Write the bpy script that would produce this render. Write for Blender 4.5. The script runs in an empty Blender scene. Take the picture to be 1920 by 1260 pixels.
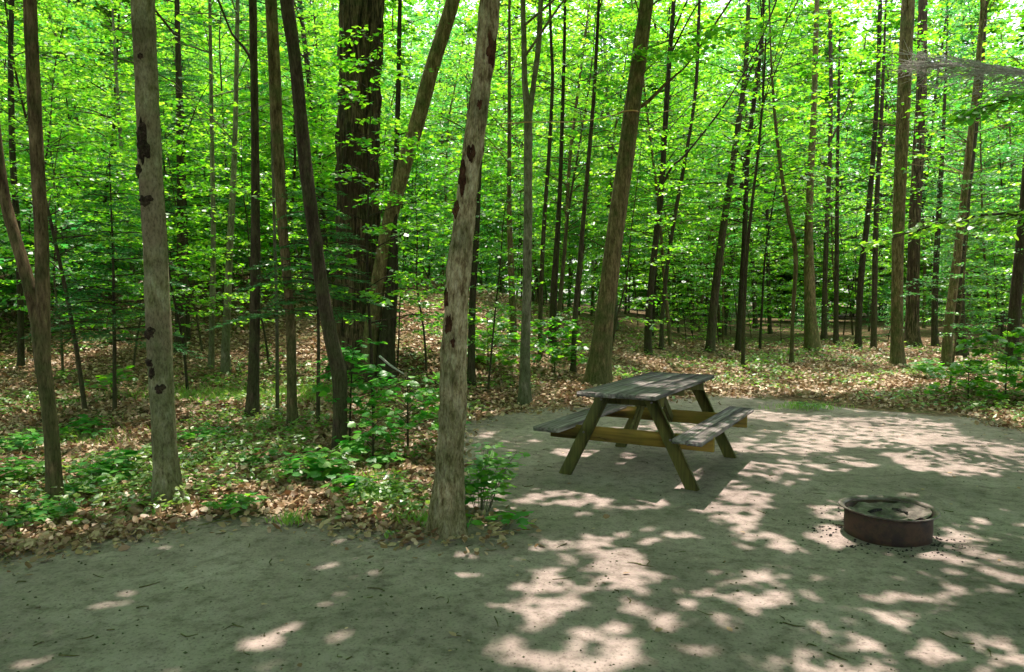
import bpy, math, random
import numpy as np
from mathutils import Vector

S = bpy.context.scene
# ------------------------------------------------------------------ camera, sky, sun, exposure
F, YH, HC = 1370.0, 565.0, 1.55            # focal length in photo pixels, horizon row, eye height
PITCH = math.atan((630 - YH) / F)
cam = bpy.data.cameras.new('camera'); camo = bpy.data.objects.new('camera', cam)
S.collection.objects.link(camo); S.camera = camo
camo.location = (0, 0, HC); camo.rotation_euler = (math.pi / 2 - PITCH, 0, 0)
cam.sensor_width = 36; cam.lens = 36 * F / 1920; cam.clip_end = 2000; cam.clip_start = 0.05

SUN_EL, SUN_AZ = math.radians(72), math.radians(8)       # azimuth measured from +Y towards +X
SD = np.array([math.sin(SUN_AZ) * math.cos(SUN_EL), math.cos(SUN_AZ) * math.cos(SUN_EL), math.sin(SUN_EL)])
w = bpy.data.worlds.new("World"); S.world = w; w.use_nodes = True
nt = w.node_tree; nt.nodes.clear()
sky = nt.nodes.new('ShaderNodeTexSky'); sky.sky_type = 'NISHITA'; sky.sun_disc = False
sky.sun_elevation = SUN_EL; sky.sun_rotation = SUN_AZ; sky.dust_density = 2.5; sky.air_density = 1.0
bg = nt.nodes.new('ShaderNodeBackground'); bg.inputs[1].default_value = 0.15
ow = nt.nodes.new('ShaderNodeOutputWorld')
hz = nt.nodes.new('ShaderNodeHueSaturation'); hz.inputs['Saturation'].default_value = 0.42     # pale hazy summer sky
nt.links.new(sky.outputs[0], hz.inputs['Color']); nt.links.new(hz.outputs[0], bg.inputs[0]); nt.links.new(bg.outputs[0], ow.inputs[0])
sl = bpy.data.lights.new('sun', 'SUN'); sl.energy = 2.4; sl.angle = math.radians(0.5); sl.color = (1.0, 0.86, 0.80)
so = bpy.data.objects.new('sun', sl); S.collection.objects.link(so)
so.rotation_euler = Vector(-SD).to_track_quat('-Z', 'Y').to_euler()
S.view_settings.view_transform = 'Standard'; S.view_settings.look = 'None'
S.view_settings.gamma = 1.0; S.view_settings.exposure = 1.98
S.render.engine = 'CYCLES'
S.cycles.max_bounces = 10; S.cycles.diffuse_bounces = 8; S.cycles.glossy_bounces = 2
S.cycles.transmission_bounces = 6; S.cycles.sample_clamp_indirect = 6.0
S.cycles.use_denoising = True

# ------------------------------------------------------------------ numpy helpers
def vnoise(x, y, z=0.0, seed=0):
    """smooth value noise 0..1"""
    x, y, z = np.broadcast_arrays(np.asarray(x, float), np.asarray(y, float), np.asarray(z, float))
    xi, yi, zi = np.floor(x).astype(np.int64), np.floor(y).astype(np.int64), np.floor(z).astype(np.int64)
    fx, fy, fz = x - xi, y - yi, z - zi
    fx, fy, fz = [t * t * (3 - 2 * t) for t in (fx, fy, fz)]
    def h(a, b, c):
        n = (a * 374761393 + b * 668265263 + c * 2147483647 + seed * 1274126177) & 0xffffffff
        n = ((n ^ (n >> 13)) * 1274126177) & 0xffffffff
        n = ((n ^ (n >> 16)) * 2246822519) & 0xffffffff
        return ((n ^ (n >> 15)) & 0xffffff) / float(0xffffff)
    r = 0
    for dx in (0, 1):
        for dy in (0, 1):
            for dz in (0, 1):
                r = r + h(xi + dx, yi + dy, zi + dz) * (fx if dx else 1 - fx) * (fy if dy else 1 - fy) * (fz if dz else 1 - fz)
    return r
def sstep(t):
    t = np.clip(t, 0, 1); return t * t * (3 - 2 * t)
def unit(v):
    v = np.asarray(v, float); return v / np.maximum(np.linalg.norm(v, axis=-1, keepdims=True), 1e-9)

def proj(P):
    P = np.asarray(P, float); X, Y, Z = P[..., 0], P[..., 1], P[..., 2] - HC
    d = Y * math.cos(PITCH) - Z * math.sin(PITCH); u = Y * math.sin(PITCH) + Z * math.cos(PITCH)
    d = np.where(d < 0.2, 0.2, d)
    return 960 + F * X / d, 630 - F * u / d, d
def ray(px, py):
    a, b = (px - 960) / F, (630 - py) / F
    return np.array([a, math.cos(PITCH) + b * math.sin(PITCH), -math.sin(PITCH) + b * math.cos(PITCH)])
def at(px, py, Y):
    r = ray(px, py); t = Y / r[1]
    return np.array([r[0] * t, Y, HC + r[2] * t])

def terrain(x, y):
    x = np.asarray(x, float); y = np.asarray(y, float)
    r = x / (np.abs(y) + 4.0)
    far = sstep((y - 9.3) / 13.0)
    left = sstep((0.26 - r) / 0.42)
    h = 2.35 * far * left + 0.5 * sstep((y - 22) / 40) * left
    h = h + 0.35 * sstep((y - 10.5) / 3.0) * np.exp(-((x + 1.6) / 1.6) ** 2) * np.exp(-((y - 14.5) / 3.0) ** 2)
    h = h + 0.30 * sstep((y - 16) / 25) * (1 - left)
    rough = sstep((y - 8.5) / 4) + sstep((-x - 2.5) / 2) * sstep((y - 4) / 2)
    h = h + np.clip(rough, 0, 1) * (0.16 * (vnoise(x * .5, y * .5, 0, 3) - .5) + 0.07 * (vnoise(x * 1.7, y * 1.7, 0, 4) - .5))
    h = h + 0.03 * (vnoise(x * .6, y * .6, 0, 5) - .5) + 0.022 * (vnoise(x * 3.1, y * 3.1, 0, 6) - .5) + 0.012 * (vnoise(x * 5.7, y * 5.7, 0, 7) - .5)
    return h
def hit(px, py):
    r = ray(px, py); t = 1.0
    while t < 90:
        p = np.array([0, 0, HC]) + r * t
        if p[2] < float(terrain(p[0], p[1])): break
        t += 0.03
    return p
H0 = lambda x, y: float(terrain(x, y))

# sand clearing outline (photo pixels on the ground -> world)
POLY = [hit(*q)[:2] for q in [(-500, 1105), (0, 1040), (200, 1003), (400, 966), (600, 975), (760, 985), (835, 965),
        (806, 880), (835, 800), (950, 775), (1100, 762), (1340, 742), (1450, 742), (1560, 750), (1700, 764), (1800, 776), (1920, 806)]]
POLY = np.array(POLY + [(9.5, 7.0), (14, 3), (14, -14), (-14, -14), (-14, 1.2)])
def sdist(x, y):
    """signed distance to the sand outline, positive inside"""
    x = np.asarray(x, float); y = np.asarray(y, float)
    d = np.full(x.shape, 1e9); ins = np.zeros(x.shape, bool)
    for i in range(len(POLY)):
        a, b = POLY[i], POLY[(i + 1) % len(POLY)]
        e = b - a; t = np.clip(((x - a[0]) * e[0] + (y - a[1]) * e[1]) / (e @ e), 0, 1)
        d = np.minimum(d, np.hypot(x - a[0] - t * e[0], y - a[1] - t * e[1]))
        c = ((a[1] > y) != (b[1] > y)) & (x < (b[0] - a[0]) * (y - a[1]) / (b[1] - a[1] + 1e-12) + a[0])
        ins ^= c
    return np.where(ins, d, -d)

# where gaps in the canopy let the sun reach the ground: (px, py, rx, ry, share lit)
GAPS = [(1090, 1070, 150, 58, .66), (1130, 1130, 130, 30, .30), (1080, 1190, 180, 75, .46), (1330, 1165, 150, 60, .40), (1600, 1150, 160, 55, .40),
        (1520, 1120, 80, 40, .3), (1850, 1225, 160, 50, .55), (1560, 1240, 150, 40, .34), (1640, 812, 170, 30, 1.2), (1480, 830, 120, 26, .72), (1830, 855, 170, 38, .85),
        (1440, 742, 60, 8, .7), (1480, 775, 90, 16, .9), (1240, 812, 110, 20, .95), (1370, 945, 78, 46, .82), (1450, 885, 90, 26, .6), (1560, 870, 80, 16, .5),
        (1590, 965, 60, 34, .7), (1790, 1020, 90, 40, .7), (1450, 1000, 120, 30, .3), (1850, 1080, 90, 40, .3), (1200, 1010, 100, 20, .3), (1570, 1012, 40, 16, .9), (1880, 975, 60, 25, .4), (1050, 935, 75, 15, .75), (1170, 945, 90, 11, .7),
        (1275, 1003, 30, 9, 1.2), (1080, 848, 45, 10, .9), (1180, 855, 16, 8, 1), (1270, 912, 14, 6, 1), (1250, 882, 62, 22, .85), (1330, 912, 46, 26, .95), (1700, 1060, 60, 20, .3), (1400, 1080, 80, 20, .2),
        (222, 1133, 30, 9, 1.2), (642, 1114, 19, 8, 1.2), (614, 1135, 19, 7, 1.2), (732, 1167, 15, 11, 1.2), (648, 1190, 22, 8, 1.2), (548, 1173, 18, 7, 1.2),
        (520, 1188, 20, 7, 1.2), (505, 1208, 28, 10, .8), (455, 1220, 16, 8, 1.1), (705, 1078, 16, 6, 1.1), (868, 1080, 28, 8, 1.2), (300, 1028, 20, 5, 1), (660, 1082, 10, 5, 1),
        (60, 1240, 50, 10, .6), (430, 748, 110, 22, 1.2), (585, 742, 50, 26, .9), (560, 960, 120, 30, .5), (720, 935, 60, 30, .9), (760, 620, 45, 45, .9), (950, 690, 60, 50, .55), (200, 850, 160, 60, .4), (1700, 715, 120, 22, .7), (950, 1200, 30, 14, .8), (870, 1043, 22, 6, 1), (930, 910, 20, 8, 1), (915, 950, 45, 40, .8)]
_q = np.sort((vnoise(np.arange(40000) * .37, np.arange(40000) * .71, 0, 11) * .62 + vnoise(np.arange(40000) * .83, np.arange(40000) * .29, 0, 12) * .38))
def lit(gx, gy):
    px, py, d = proj(np.stack([gx, gy, terrain(gx, gy)], -1))
    s = np.zeros(gx.shape)
    for cx, cy, rx, ry, k in GAPS:
        q = ((px - cx) / rx) ** 2 + ((py - cy) / ry) ** 2
        s = np.maximum(s, k * (1 - sstep((q - .65) / .6)))
    s = np.maximum(s, .02); s = np.where(gy < 0.6, 0.12, s)
    s = np.where((gy > 11.5), np.maximum(s, 0.45), s)
    s = np.where((sdist(gx, gy) < 0) & (gy > 4.5), np.maximum(s, .72), s)
    s = np.where(((px - 1650) / 260) ** 2 + ((py - 757) / 24) ** 2 < 1, 0.10, s)
    n = vnoise(gx / .125, gy / .15, 0, 11) * .58 + vnoise(gx / .07, gy / .08, 0, 12) * .42
    rank = np.searchsorted(_q, n) / len(_q)
    return rank > 1 - s

# ------------------------------------------------------------------ mesh building
class MB:
    def __init__(s): s.v = []; s.f = []; s.n = 0
    def add(s, V, Fq):
        V = np.asarray(V, float).reshape(-1, 3); Fq = np.asarray(Fq, np.int64)
        if not len(V): return
        s.v.append(V); s.f.append(Fq + s.n); s.n += len(V)
    def mesh(s, name, mat, smooth=False):
        me = bpy.data.meshes.new(name)
        if s.v:
            V = np.concatenate(s.v); me.vertices.add(len(V)); me.vertices.foreach_set('co', V.astype(np.float32).ravel())
            loops = np.concatenate([f.ravel() for f in s.f]); tot = np.concatenate([np.full(len(f), f.shape[1]) for f in s.f])
            st = np.concatenate([[0], np.cumsum(tot)[:-1]])
            me.loops.add(len(loops)); me.loops.foreach_set('vertex_index', loops.astype(np.int32))
            me.polygons.add(len(tot)); me.polygons.foreach_set('loop_start', st.astype(np.int32))
            me.polygons.foreach_set('loop_total', tot.astype(np.int32))
            if smooth: me.polygons.foreach_set('use_smooth', np.ones(len(tot), bool))
            me.update(calc_edges=True)
        if mat: me.materials.append(mat)
        return me
    def build(s, name, mat, parent=None, smooth=False, loc=None):
        o = bpy.data.objects.new(name, s.mesh(name, mat, smooth)); S.collection.objects.link(o)
        if parent: o.parent = parent
        if loc is not None: o.location = tuple(loc)
        return o
def tag(o, label=None, cat=None, group=None, kind=None):
    if label: o['label'] = label
    if cat: o['category'] = cat
    if group: o['group'] = group
    if kind: o['kind'] = kind
    return o
def empty(name, loc, rz=0):
    o = bpy.data.objects.new(name, None); S.collection.objects.link(o); o.empty_display_size = .2
    o.location = tuple(loc); o.rotation_euler = (0, 0, rz); return o

def smooth_path(P, R, n):
    P = np.asarray(P, float); R = np.asarray(R, float)
    if len(P) == 2: t = np.linspace(0, 1, n)[:, None]; return P[0] * (1 - t) + P[1] * t, R[0] * (1 - t[:, 0]) + R[1] * t[:, 0]
    A = np.vstack([2 * P[0] - P[1], P, 2 * P[-1] - P[-2]])
    L = np.concatenate([[0], np.cumsum(np.linalg.norm(np.diff(P, axis=0), axis=1))]); s = np.linspace(0, L[-1], n)
    i = np.clip(np.searchsorted(L, s, side='right') - 1, 0, len(P) - 2); t = ((s - L[i]) / (L[i + 1] - L[i]))[:, None]
    p0, p1, p2, p3 = A[i], A[i + 1], A[i + 2], A[i + 3]
    Q = .5 * (2 * p1 + (p2 - p0) * t + (2 * p0 - 5 * p1 + 4 * p2 - p3) * t ** 2 + (3 * p1 - p0 - 3 * p2 + p3) * t ** 3)
    return Q, np.interp(s, L, R)
def tube(mb, P, R, sides=8, n=None, rough=0.0, seed=0, flare=0.0, fine=0.0, groove=0.0):
    if n: P, R = smooth_path(P, R, n)
    P = np.asarray(P, float); R = np.asarray(R, float); n = len(P)
    T = unit(np.gradient(P, axis=0)); up = np.array([0, 0, 1.]) if abs(T[0][2]) < .9 else np.array([0, 1., 0])
    U = unit(np.cross(T, up)); W = np.cross(U, T)
    a = np.linspace(0, 2 * np.pi, sides, endpoint=False)
    rr = np.repeat(R[:, None], sides, 1); z = (P[:, 2] - P[0, 2])[:, None]
    L = np.concatenate([[0], np.cumsum(np.linalg.norm(np.diff(P, axis=0), axis=1))])[:, None]
    ca, sa = np.cos(a)[None], np.sin(a)[None]
    if rough: rr = rr * (1 + rough * (vnoise(ca * 1.6 + seed, sa * 1.6, L * 1.3, seed) - .5) * 2)
    if groove:
        g = vnoise(ca * 7 + seed, sa * 7, L * 1.5, seed + 7); g = np.abs(g - .5) * 2
        rr = rr + groove * (g - .4)
    if fine: rr = rr + fine * (vnoise(ca * 6 + seed, sa * 6, L * 9, seed + 5) - .5) * 2 + fine * .6 * (vnoise(ca * 14 + seed, sa * 14, L * 22, seed + 6) - .5) * 2
    if flare: rr = rr * (1 + flare * np.exp(-np.maximum(L, 0) / (2.0 * R[0] + .05)) * (1 + 1.3 * (vnoise(ca * 2.2 + seed, sa * 2.2, 0, seed + 9) - .5) * 2))
    V = P[:, None] + rr[..., None] * (ca[..., None] * U[:, None] + sa[..., None] * W[:, None])
    i = np.arange(n - 1)[:, None] * sides; j = np.arange(sides)[None]; k = (j + 1) % sides
    mb.add(V, np.stack([i + j, i + k, i + sides + k, i + sides + j], -1).reshape(-1, 4))
    c = len(V.reshape(-1, 3))
    mb.add(np.vstack([V[-1], P[-1] + T[-1] * R[-1] * .5]), np.array([[q, (q + 1) % sides, sides] for q in range(sides)]))

def leaf_quads(mb, B, D, N, L, W, fold=.12):
    """B base, D direction, N normal, each (n,3); folded rhombic leaves"""
    D = unit(D); Sd = unit(np.cross(N, D)); Nn = np.cross(D, Sd); L = L[:, None]; W = W[:, None]
    V = np.stack([B, B + D * L * .42 + Sd * W * .5 - Nn * L * fold, B + D * L, B + D * L * .42 - Sd * W * .5 - Nn * L * fold * .6], 1)
    n = len(B); mb.add(V, np.arange(n * 4).reshape(n, 4))
def leaf_lobed(mb, B, D, N, L, W, fold=.10):
    """maple-like: five points, 11 verts as one n-gon split in fans"""
    D = unit(D); Sd = unit(np.cross(N, D)); Nn = np.cross(D, Sd); L = L[:, None]; W = W[:, None]
    prof = [(0, 0), (-.02, .20), (.18, .36), (.30, .56), (.44, .30), (.66, .33), (1.0, 0), (.66, -.33), (.44, -.30), (.30, -.56), (.18, -.36), (-.02, -.20)]
    V = [B + D * L * .38]
    for (u, v) in prof: V.append(B + D * L * u + Sd * W * v - Nn * L * fold * (abs(v) * 2.0 + max(0, u - .5) * .8))
    V = np.stack(V, 1); n, m = len(B), len(prof)
    f = np.array([[0, 1 + i, 1 + (i + 1) % m] for i in range(m)])
    mb.add(V, (np.arange(n)[:, None, None] * (m + 1) + f[None]).reshape(-1, 3))
def leaf_hex(mb, B, D, N, L, W, fold=.12):
    D = unit(D); Sd = unit(np.cross(N, D)); Nn = np.cross(D, Sd); L = L[:, None]; W = W[:, None]
    V = np.stack([B, B + D * L * .3 + Sd * W * .46 - Nn * L * fold, B + D * L * .68 + Sd * W * .36 - Nn * L * fold * 1.3, B + D * L - Nn * L * fold,
                  B + D * L * .68 - Sd * W * .36 - Nn * L * fold * .9, B + D * L * .3 - Sd * W * .46 - Nn * L * fold * .5], 1)
    n = len(B); k = np.arange(n)[:, None] * 6
    mb.add(V, np.concatenate([k + np.array([[0, 1, 2, 3]]), k + np.array([[0, 3, 4, 5]])]).reshape(-1, 4))

def twig_leaves(rng, O, D, L, m, size, tilt=.35, droop=.15):
    """leaves two-ranked along twigs lying in nearly horizontal sprays. returns B, D, N, L"""
    n = len(O); t = (np.arange(m)[None] + rng.random((n, m))) / m * .9 + .12
    D = unit(D); Sd = unit(np.cross(D, [0, 0, 1.])); s = np.where((np.arange(m) % 2)[None] == 0, 1., -1.) * (0.7 + .6 * rng.random((n, m)))
    B = O[:, None] + D[:, None] * (t * L[:, None])[..., None]; B[..., 2] -= droop * (t * L[:, None]) ** 2
    B = B + rng.normal(0, .02, B.shape)
    Ld = D[:, None] * .7 + Sd[:, None] * s[..., None] + rng.normal(0, .25, B.shape); Ld[..., 2] -= .15 + .2 * rng.random((n, m))
    N = np.array([0, 0, 1.]) + rng.normal(0, tilt, B.shape)
    LL = size * (.6 + .7 * rng.random((n, m)))
    return B.reshape(-1, 3), Ld.reshape(-1, 3), N.reshape(-1, 3), LL.ravel()

# ------------------------------------------------------------------ materials
def newmat(name):
    m = bpy.data.materials.new(name); m.use_nodes = True; t = m.node_tree; t.nodes.clear()
    out = t.nodes.new('ShaderNodeOutputMaterial')
    return m, t, out, t.nodes.new, t.links.new
def rampn(t, stops, interp='LINEAR'):
    r = t.nodes.new('ShaderNodeValToRGB'); r.color_ramp.interpolation = interp
    e = r.color_ramp.elements
    while len(e) > 1: e.remove(e[-1])
    e[0].position = stops[0][0]; e[0].color = (*stops[0][1], 1)
    for p, c in stops[1:]: q = e.new(p); q.color = (*c, 1)
    return r
def leaf_mat(name, diff, trans, mix=.5, gloss=.06, grough=.35, objvar=.25):
    m, t, out, N, Lk = newmat(name)
    g = N('ShaderNodeNewGeometry'); oi = N('ShaderNodeObjectInfo')
    ad = N('ShaderNodeMath'); ad.operation = 'MULTIPLY_ADD'; ad.inputs[1].default_value = objvar
    Lk(oi.outputs['Random'], ad.inputs[0])
    mu = N('ShaderNodeMath'); mu.operation = 'MULTIPLY'; mu.inputs[1].default_value = 1 - objvar
    Lk(g.outputs['Random Per Island'], mu.inputs[0]); Lk(mu.outputs[0], ad.inputs[2])
    n = len(diff) - 1
    rd = rampn(t, [(i / n, c) for i, c in enumerate(diff)]); rt = rampn(t, [(i / n, c) for i, c in enumerate(trans)])
    Lk(ad.outputs[0], rd.inputs[0]); Lk(ad.outputs[0], rt.inputs[0])
    d = N('ShaderNodeBsdfDiffuse'); tr = N('ShaderNodeBsdfTranslucent'); Lk(rd.outputs[0], d.inputs[0]); Lk(rt.outputs[0], tr.inputs[0])
    mx = N('ShaderNodeMixShader'); mx.inputs[0].default_value = mix; Lk(d.outputs[0], mx.inputs[1]); Lk(tr.outputs[0], mx.inputs[2])
    gl = N('ShaderNodeBsdfGlossy'); gl.inputs['Roughness'].default_value = grough; gl.inputs['Color'].default_value = (.9, 1, .9, 1)
    m2 = N('ShaderNodeMixShader'); m2.inputs[0].default_value = gloss; Lk(mx.outputs[0], m2.inputs[1]); Lk(gl.outputs[0], m2.inputs[2])
    Lk(m2.outputs[0], out.inputs[0]); return m
M_LEAF = leaf_mat('maple_leaf', [(.018, .09, .014), (.035, .15, .012), (.08, .22, .014), (.15, .29, .025)],
                  [(.07, .42, .02), (.16, .58, .012), (.34, .76, .015), (.56, .88, .07)], .6, .07, .4)
M_LEAF_DARK = leaf_mat('shade_leaf', [(.02, .10, .012), (.04, .16, .016), (.07, .20, .018), (.13, .26, .035)],
                       [(.10, .46, .02), (.20, .62, .02), (.38, .78, .03), (.6, .92, .08)], .54, .07)
M_CANOPY = leaf_mat('canopy_leaf', [(.05, .13, .03), (.08, .18, .04)], [(.24, .72, .18), (.34, .82, .22)], .60, .04)
M_PLANT = leaf_mat('undergrowth_leaf', [(.025, .13, .02), (.045, .20, .025), (.09, .26, .03), (.15, .30, .04)],
                   [(.05, .42, .03), (.08, .55, .04), (.2, .68, .04), (.4, .8, .05)], .45, .035, .4)
M_COVER = leaf_mat('ground_cover_leaf', [(.03, .09, .015), (.07, .16, .02), (.13, .22, .03), (.22, .28, .06)], [(.08, .36, .03), (.18, .5, .03), (.35, .65, .05), (.5, .7, .1)], .42, .06, .4, 0)
M_LEAF_B = leaf_mat('cool_leaf', [(.02, .10, .03), (.03, .14, .035), (.06, .19, .04), (.12, .26, .06)], [(.04, .34, .06), (.08, .48, .07), (.2, .64, .08), (.45, .85, .16)], .5, .09, .42)
M_NEEDLE = leaf_mat('hemlock_needle', [(.02, .08, .025), (.03, .12, .035), (.05, .16, .04)], [(.04, .22, .05), (.06, .3, .06), (.1, .36, .06)], .35, .05)
M_LITTER = leaf_mat('dead_leaf', [(.12, .055, .025), (.20, .11, .05), (.30, .18, .09), (.38, .27, .15), (.50, .35, .24), (.24, .16, .08)],
                    [(.2, .09, .04), (.3, .16, .06), (.4, .25, .1), (.4, .3, .15), (.5, .3, .2), (.3, .2, .1)], .15, .05, .5, 0)
M_GRASS = leaf_mat('grass_blade', [(.06, .16, .02), (.12, .24, .03), (.22, .34, .06)], [(.2, .5, .05), (.35, .7, .06), (.5, .8, .1)], .4, .05)

def bark_mat(name, cols, scale=(9, 9, 1.6), bump=.6, dist=.02, patch=None, spot=None, mossy=0.0):
    m, t, out, N, Lk = newmat(name)
    tc = N('ShaderNodeTexCoord'); mp = N('ShaderNodeMapping'); mp.inputs['Scale'].default_value = scale; Lk(tc.outputs['Object'], mp.inputs[0])
    n1 = N('ShaderNodeTexNoise'); n1.inputs['Scale'].default_value = 1.6; n1.inputs['Detail'].default_value = 7; n1.inputs['Roughness'].default_value = .7
    Lk(mp.outputs[0], n1.inputs['Vector'])
    r = rampn(t, [(.35 + .3 * i / (len(cols) - 1), c) for i, c in enumerate(cols)]); Lk(n1.outputs[0], r.inputs[0]); col = r.outputs[0]
    n2 = N('ShaderNodeTexNoise'); n2.inputs['Scale'].default_value = 1.7; n2.inputs['Detail'].default_value = 3; Lk(tc.outputs['Object'], n2.inputs['Vector'])
    if patch:
        rp = rampn(t, [(.47, (0, 0, 0)), (.56, (1, 1, 1))]); Lk(n2.outputs[0], rp.inputs[0])
        mx = N('ShaderNodeMix'); mx.data_type = 'RGBA'; sc = N('ShaderNodeMath'); sc.operation = 'MULTIPLY'; sc.inputs[1].default_value = .75
        Lk(rp.outputs[0], sc.inputs[0]); Lk(sc.outputs[0], mx.inputs[0]); Lk(col, mx.inputs[6]); mx.inputs[7].default_value = (*patch, 1); col = mx.outputs[2]
    if mossy:
        n3 = N('ShaderNodeTexNoise'); n3.inputs['Scale'].default_value = 4.5; n3.inputs['Detail'].default_value = 5; Lk(tc.outputs['Object'], n3.inputs['Vector'])
        sx = N('ShaderNodeSeparateXYZ'); Lk(tc.outputs['Object'], sx.inputs[0])
        mr = N('ShaderNodeMapRange'); mr.inputs[1].default_value = 0; mr.inputs[2].default_value = 1.6; mr.inputs[3].default_value = .25; mr.inputs[4].default_value = 0
        Lk(sx.outputs[2], mr.inputs[0]); ad = N('ShaderNodeMath'); ad.operation = 'ADD'; Lk(n3.outputs[0], ad.inputs[0]); Lk(mr.outputs[0], ad.inputs[1])
        rp = rampn(t, [(.5, (0, 0, 0)), (.66, (1, 1, 1))]); Lk(ad.outputs[0], rp.inputs[0])
        sc = N('ShaderNodeMath'); sc.operation = 'MULTIPLY'; sc.inputs[1].default_value = mossy; Lk(rp.outputs[0], sc.inputs[0])
        mx = N('ShaderNodeMix'); mx.data_type = 'RGBA'; Lk(sc.outputs[0], mx.inputs[0]); Lk(col, mx.inputs[6]); mx.inputs[7].default_value = (.05, .075, .02, 1); col = mx.outputs[2]
    n4 = N('ShaderNodeTexNoise'); n4.inputs['Scale'].default_value = 5.5; n4.inputs['Detail'].default_value = 6; n4.inputs['Roughness'].default_value = .75; Lk(mp.outputs[0], n4.inputs['Vector'])
    r4 = rampn(t, [(.36, (.38, .36, .33)), (.5, (1, 1, 1)), (.66, (1.35, 1.35, 1.32))]); Lk(n4.outputs[0], r4.inputs[0])
    m4 = N('ShaderNodeMix'); m4.data_type = 'RGBA'; m4.blend_type = 'MULTIPLY'; m4.inputs[0].default_value = .8; Lk(col, m4.inputs[6]); Lk(r4.outputs[0], m4.inputs[7]); col = m4.outputs[2]
    oi = N('ShaderNodeObjectInfo'); hv = N('ShaderNodeHueSaturation'); mr2 = N('ShaderNodeMapRange'); mr2.inputs[3].default_value = .7; mr2.inputs[4].default_value = 1.25
    Lk(oi.outputs['Random'], mr2.inputs[0]); Lk(mr2.outputs[0], hv.inputs['Value']); Lk(col, hv.inputs['Color'])
    b = N('ShaderNodeBsdfPrincipled'); Lk(hv.outputs[0], b.inputs['Base Color']); b.inputs['Roughness'].default_value = .9; b.inputs['Specular IOR Level'].default_value = .15
    bp = N('ShaderNodeBump'); bp.inputs['Strength'].default_value = bump; bp.inputs['Distance'].default_value = dist
    Lk(n1.outputs[0], bp.inputs['Height']); Lk(bp.outputs[0], b.inputs['Normal']); Lk(b.outputs[0], out.inputs[0]); return m
B_TAN = bark_mat('tan_flaky_bark', [(.10, .065, .03), (.28, .22, .12), (.43, .36, .22), (.51, .45, .30)], (18, 18, 6), 1.0, .04, None, None, .5)
B_GREY = bark_mat('smooth_grey_bark', [(.13, .12, .05), (.21, .195, .10), (.29, .27, .16), (.35, .335, .22)], (12, 12, 5), .35, .012, (.20, .15, .10), None, .45)
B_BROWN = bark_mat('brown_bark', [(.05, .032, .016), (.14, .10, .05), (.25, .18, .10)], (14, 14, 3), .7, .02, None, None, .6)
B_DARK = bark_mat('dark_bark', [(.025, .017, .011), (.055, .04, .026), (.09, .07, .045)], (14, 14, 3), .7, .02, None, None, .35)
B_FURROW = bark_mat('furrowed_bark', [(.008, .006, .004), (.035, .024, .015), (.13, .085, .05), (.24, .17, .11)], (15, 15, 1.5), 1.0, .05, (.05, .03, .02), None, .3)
B_GREYG = bark_mat('grey_green_bark', [(.10, .085, .055), (.18, .16, .11), (.27, .25, .18)], (10, 10, 3), .5, .015, None, None, .6)
B_SCAR = bark_mat('black_scar', [(.012, .009, .006), (.035, .024, .015), (.09, .065, .042)], (20, 20, 20), .9, .02)
B_RUSTSCAR = bark_mat('brown_scar', [(.03, .012, .007), (.07, .03, .015), (.12, .06, .03)], (20, 20, 12), .9, .02)
B_DEAD = bark_mat('dead_grey_wood', [(.45, .42, .39), (.60, .57, .53), (.74, .71, .67)], (12, 12, 12), .4, .01)

def wood_mat(name, cols, axis='Y', bump=.4, green=0.0):
    m, t, out, N, Lk = newmat(name)
    tc = N('ShaderNodeTexCoord'); mp = N('ShaderNodeMapping'); mp.inputs['Scale'].default_value = {'X': (1.2, 22, 22), 'Y': (22, 1.2, 22), 'Z': (22, 22, 1.2)}[axis]
    Lk(tc.outputs['Object'], mp.inputs[0])
    n1 = N('ShaderNodeTexNoise'); n1.inputs['Scale'].default_value = 2.2; n1.inputs['Detail'].default_value = 7; Lk(mp.outputs[0], n1.inputs['Vector'])
    r = rampn(t, [(.28 + .44 * i / (len(cols) - 1), c) for i, c in enumerate(cols)]); Lk(n1.outputs[0], r.inputs[0])
    n2 = N('ShaderNodeTexNoise'); n2.inputs['Scale'].default_value = 5; n2.inputs['Detail'].default_value = 5; Lk(tc.outputs['Object'], n2.inputs['Vector'])
    rp = rampn(t, [(.42, (0, 0, 0)), (.62, (1, 1, 1))]); Lk(n2.outputs[0], rp.inputs[0])
    sc = N('ShaderNodeMath'); sc.operation = 'MULTIPLY'; sc.inputs[1].default_value = green; Lk(rp.outputs[0], sc.inputs[0])
    mx = N('ShaderNodeMix'); mx.data_type = 'RGBA'; Lk(sc.outputs[0], mx.inputs[0]); Lk(r.outputs[0], mx.inputs[6]); mx.inputs[7].default_value = (.06, .075, .02, 1)
    g = N('ShaderNodeNewGeometry'); hv = N('ShaderNodeHueSaturation'); mr2 = N('ShaderNodeMapRange'); mr2.inputs[3].default_value = .75; mr2.inputs[4].default_value = 1.2
    Lk(g.outputs['Random Per Island'], mr2.inputs[0]); Lk(mr2.outputs[0], hv.inputs['Value']); Lk(mx.outputs[2], hv.inputs['Color'])
    b = N('ShaderNodeBsdfPrincipled'); Lk(hv.outputs[0], b.inputs['Base Color']); b.inputs['Roughness'].default_value = .75; b.inputs['Specular IOR Level'].default_value = .3
    bp = N('ShaderNodeBump'); bp.inputs['Strength'].default_value = bump; bp.inputs['Distance'].default_value = .004
    Lk(n1.outputs[0], bp.inputs['Height']); Lk(bp.outputs[0], b.inputs['Normal']); Lk(b.outputs[0], out.inputs[0]); return m
W_TOP = wood_mat('weathered_grey_planks', [(.07, .06, .055), (.20, .17, .165), (.36, .32, .31)], 'Y', .8, .3)
W_LEG = wood_mat('mossy_treated_wood', [(.05, .048, .013), (.12, .12, .028), (.18, .175, .045)], 'Z', .5, .55)
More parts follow.
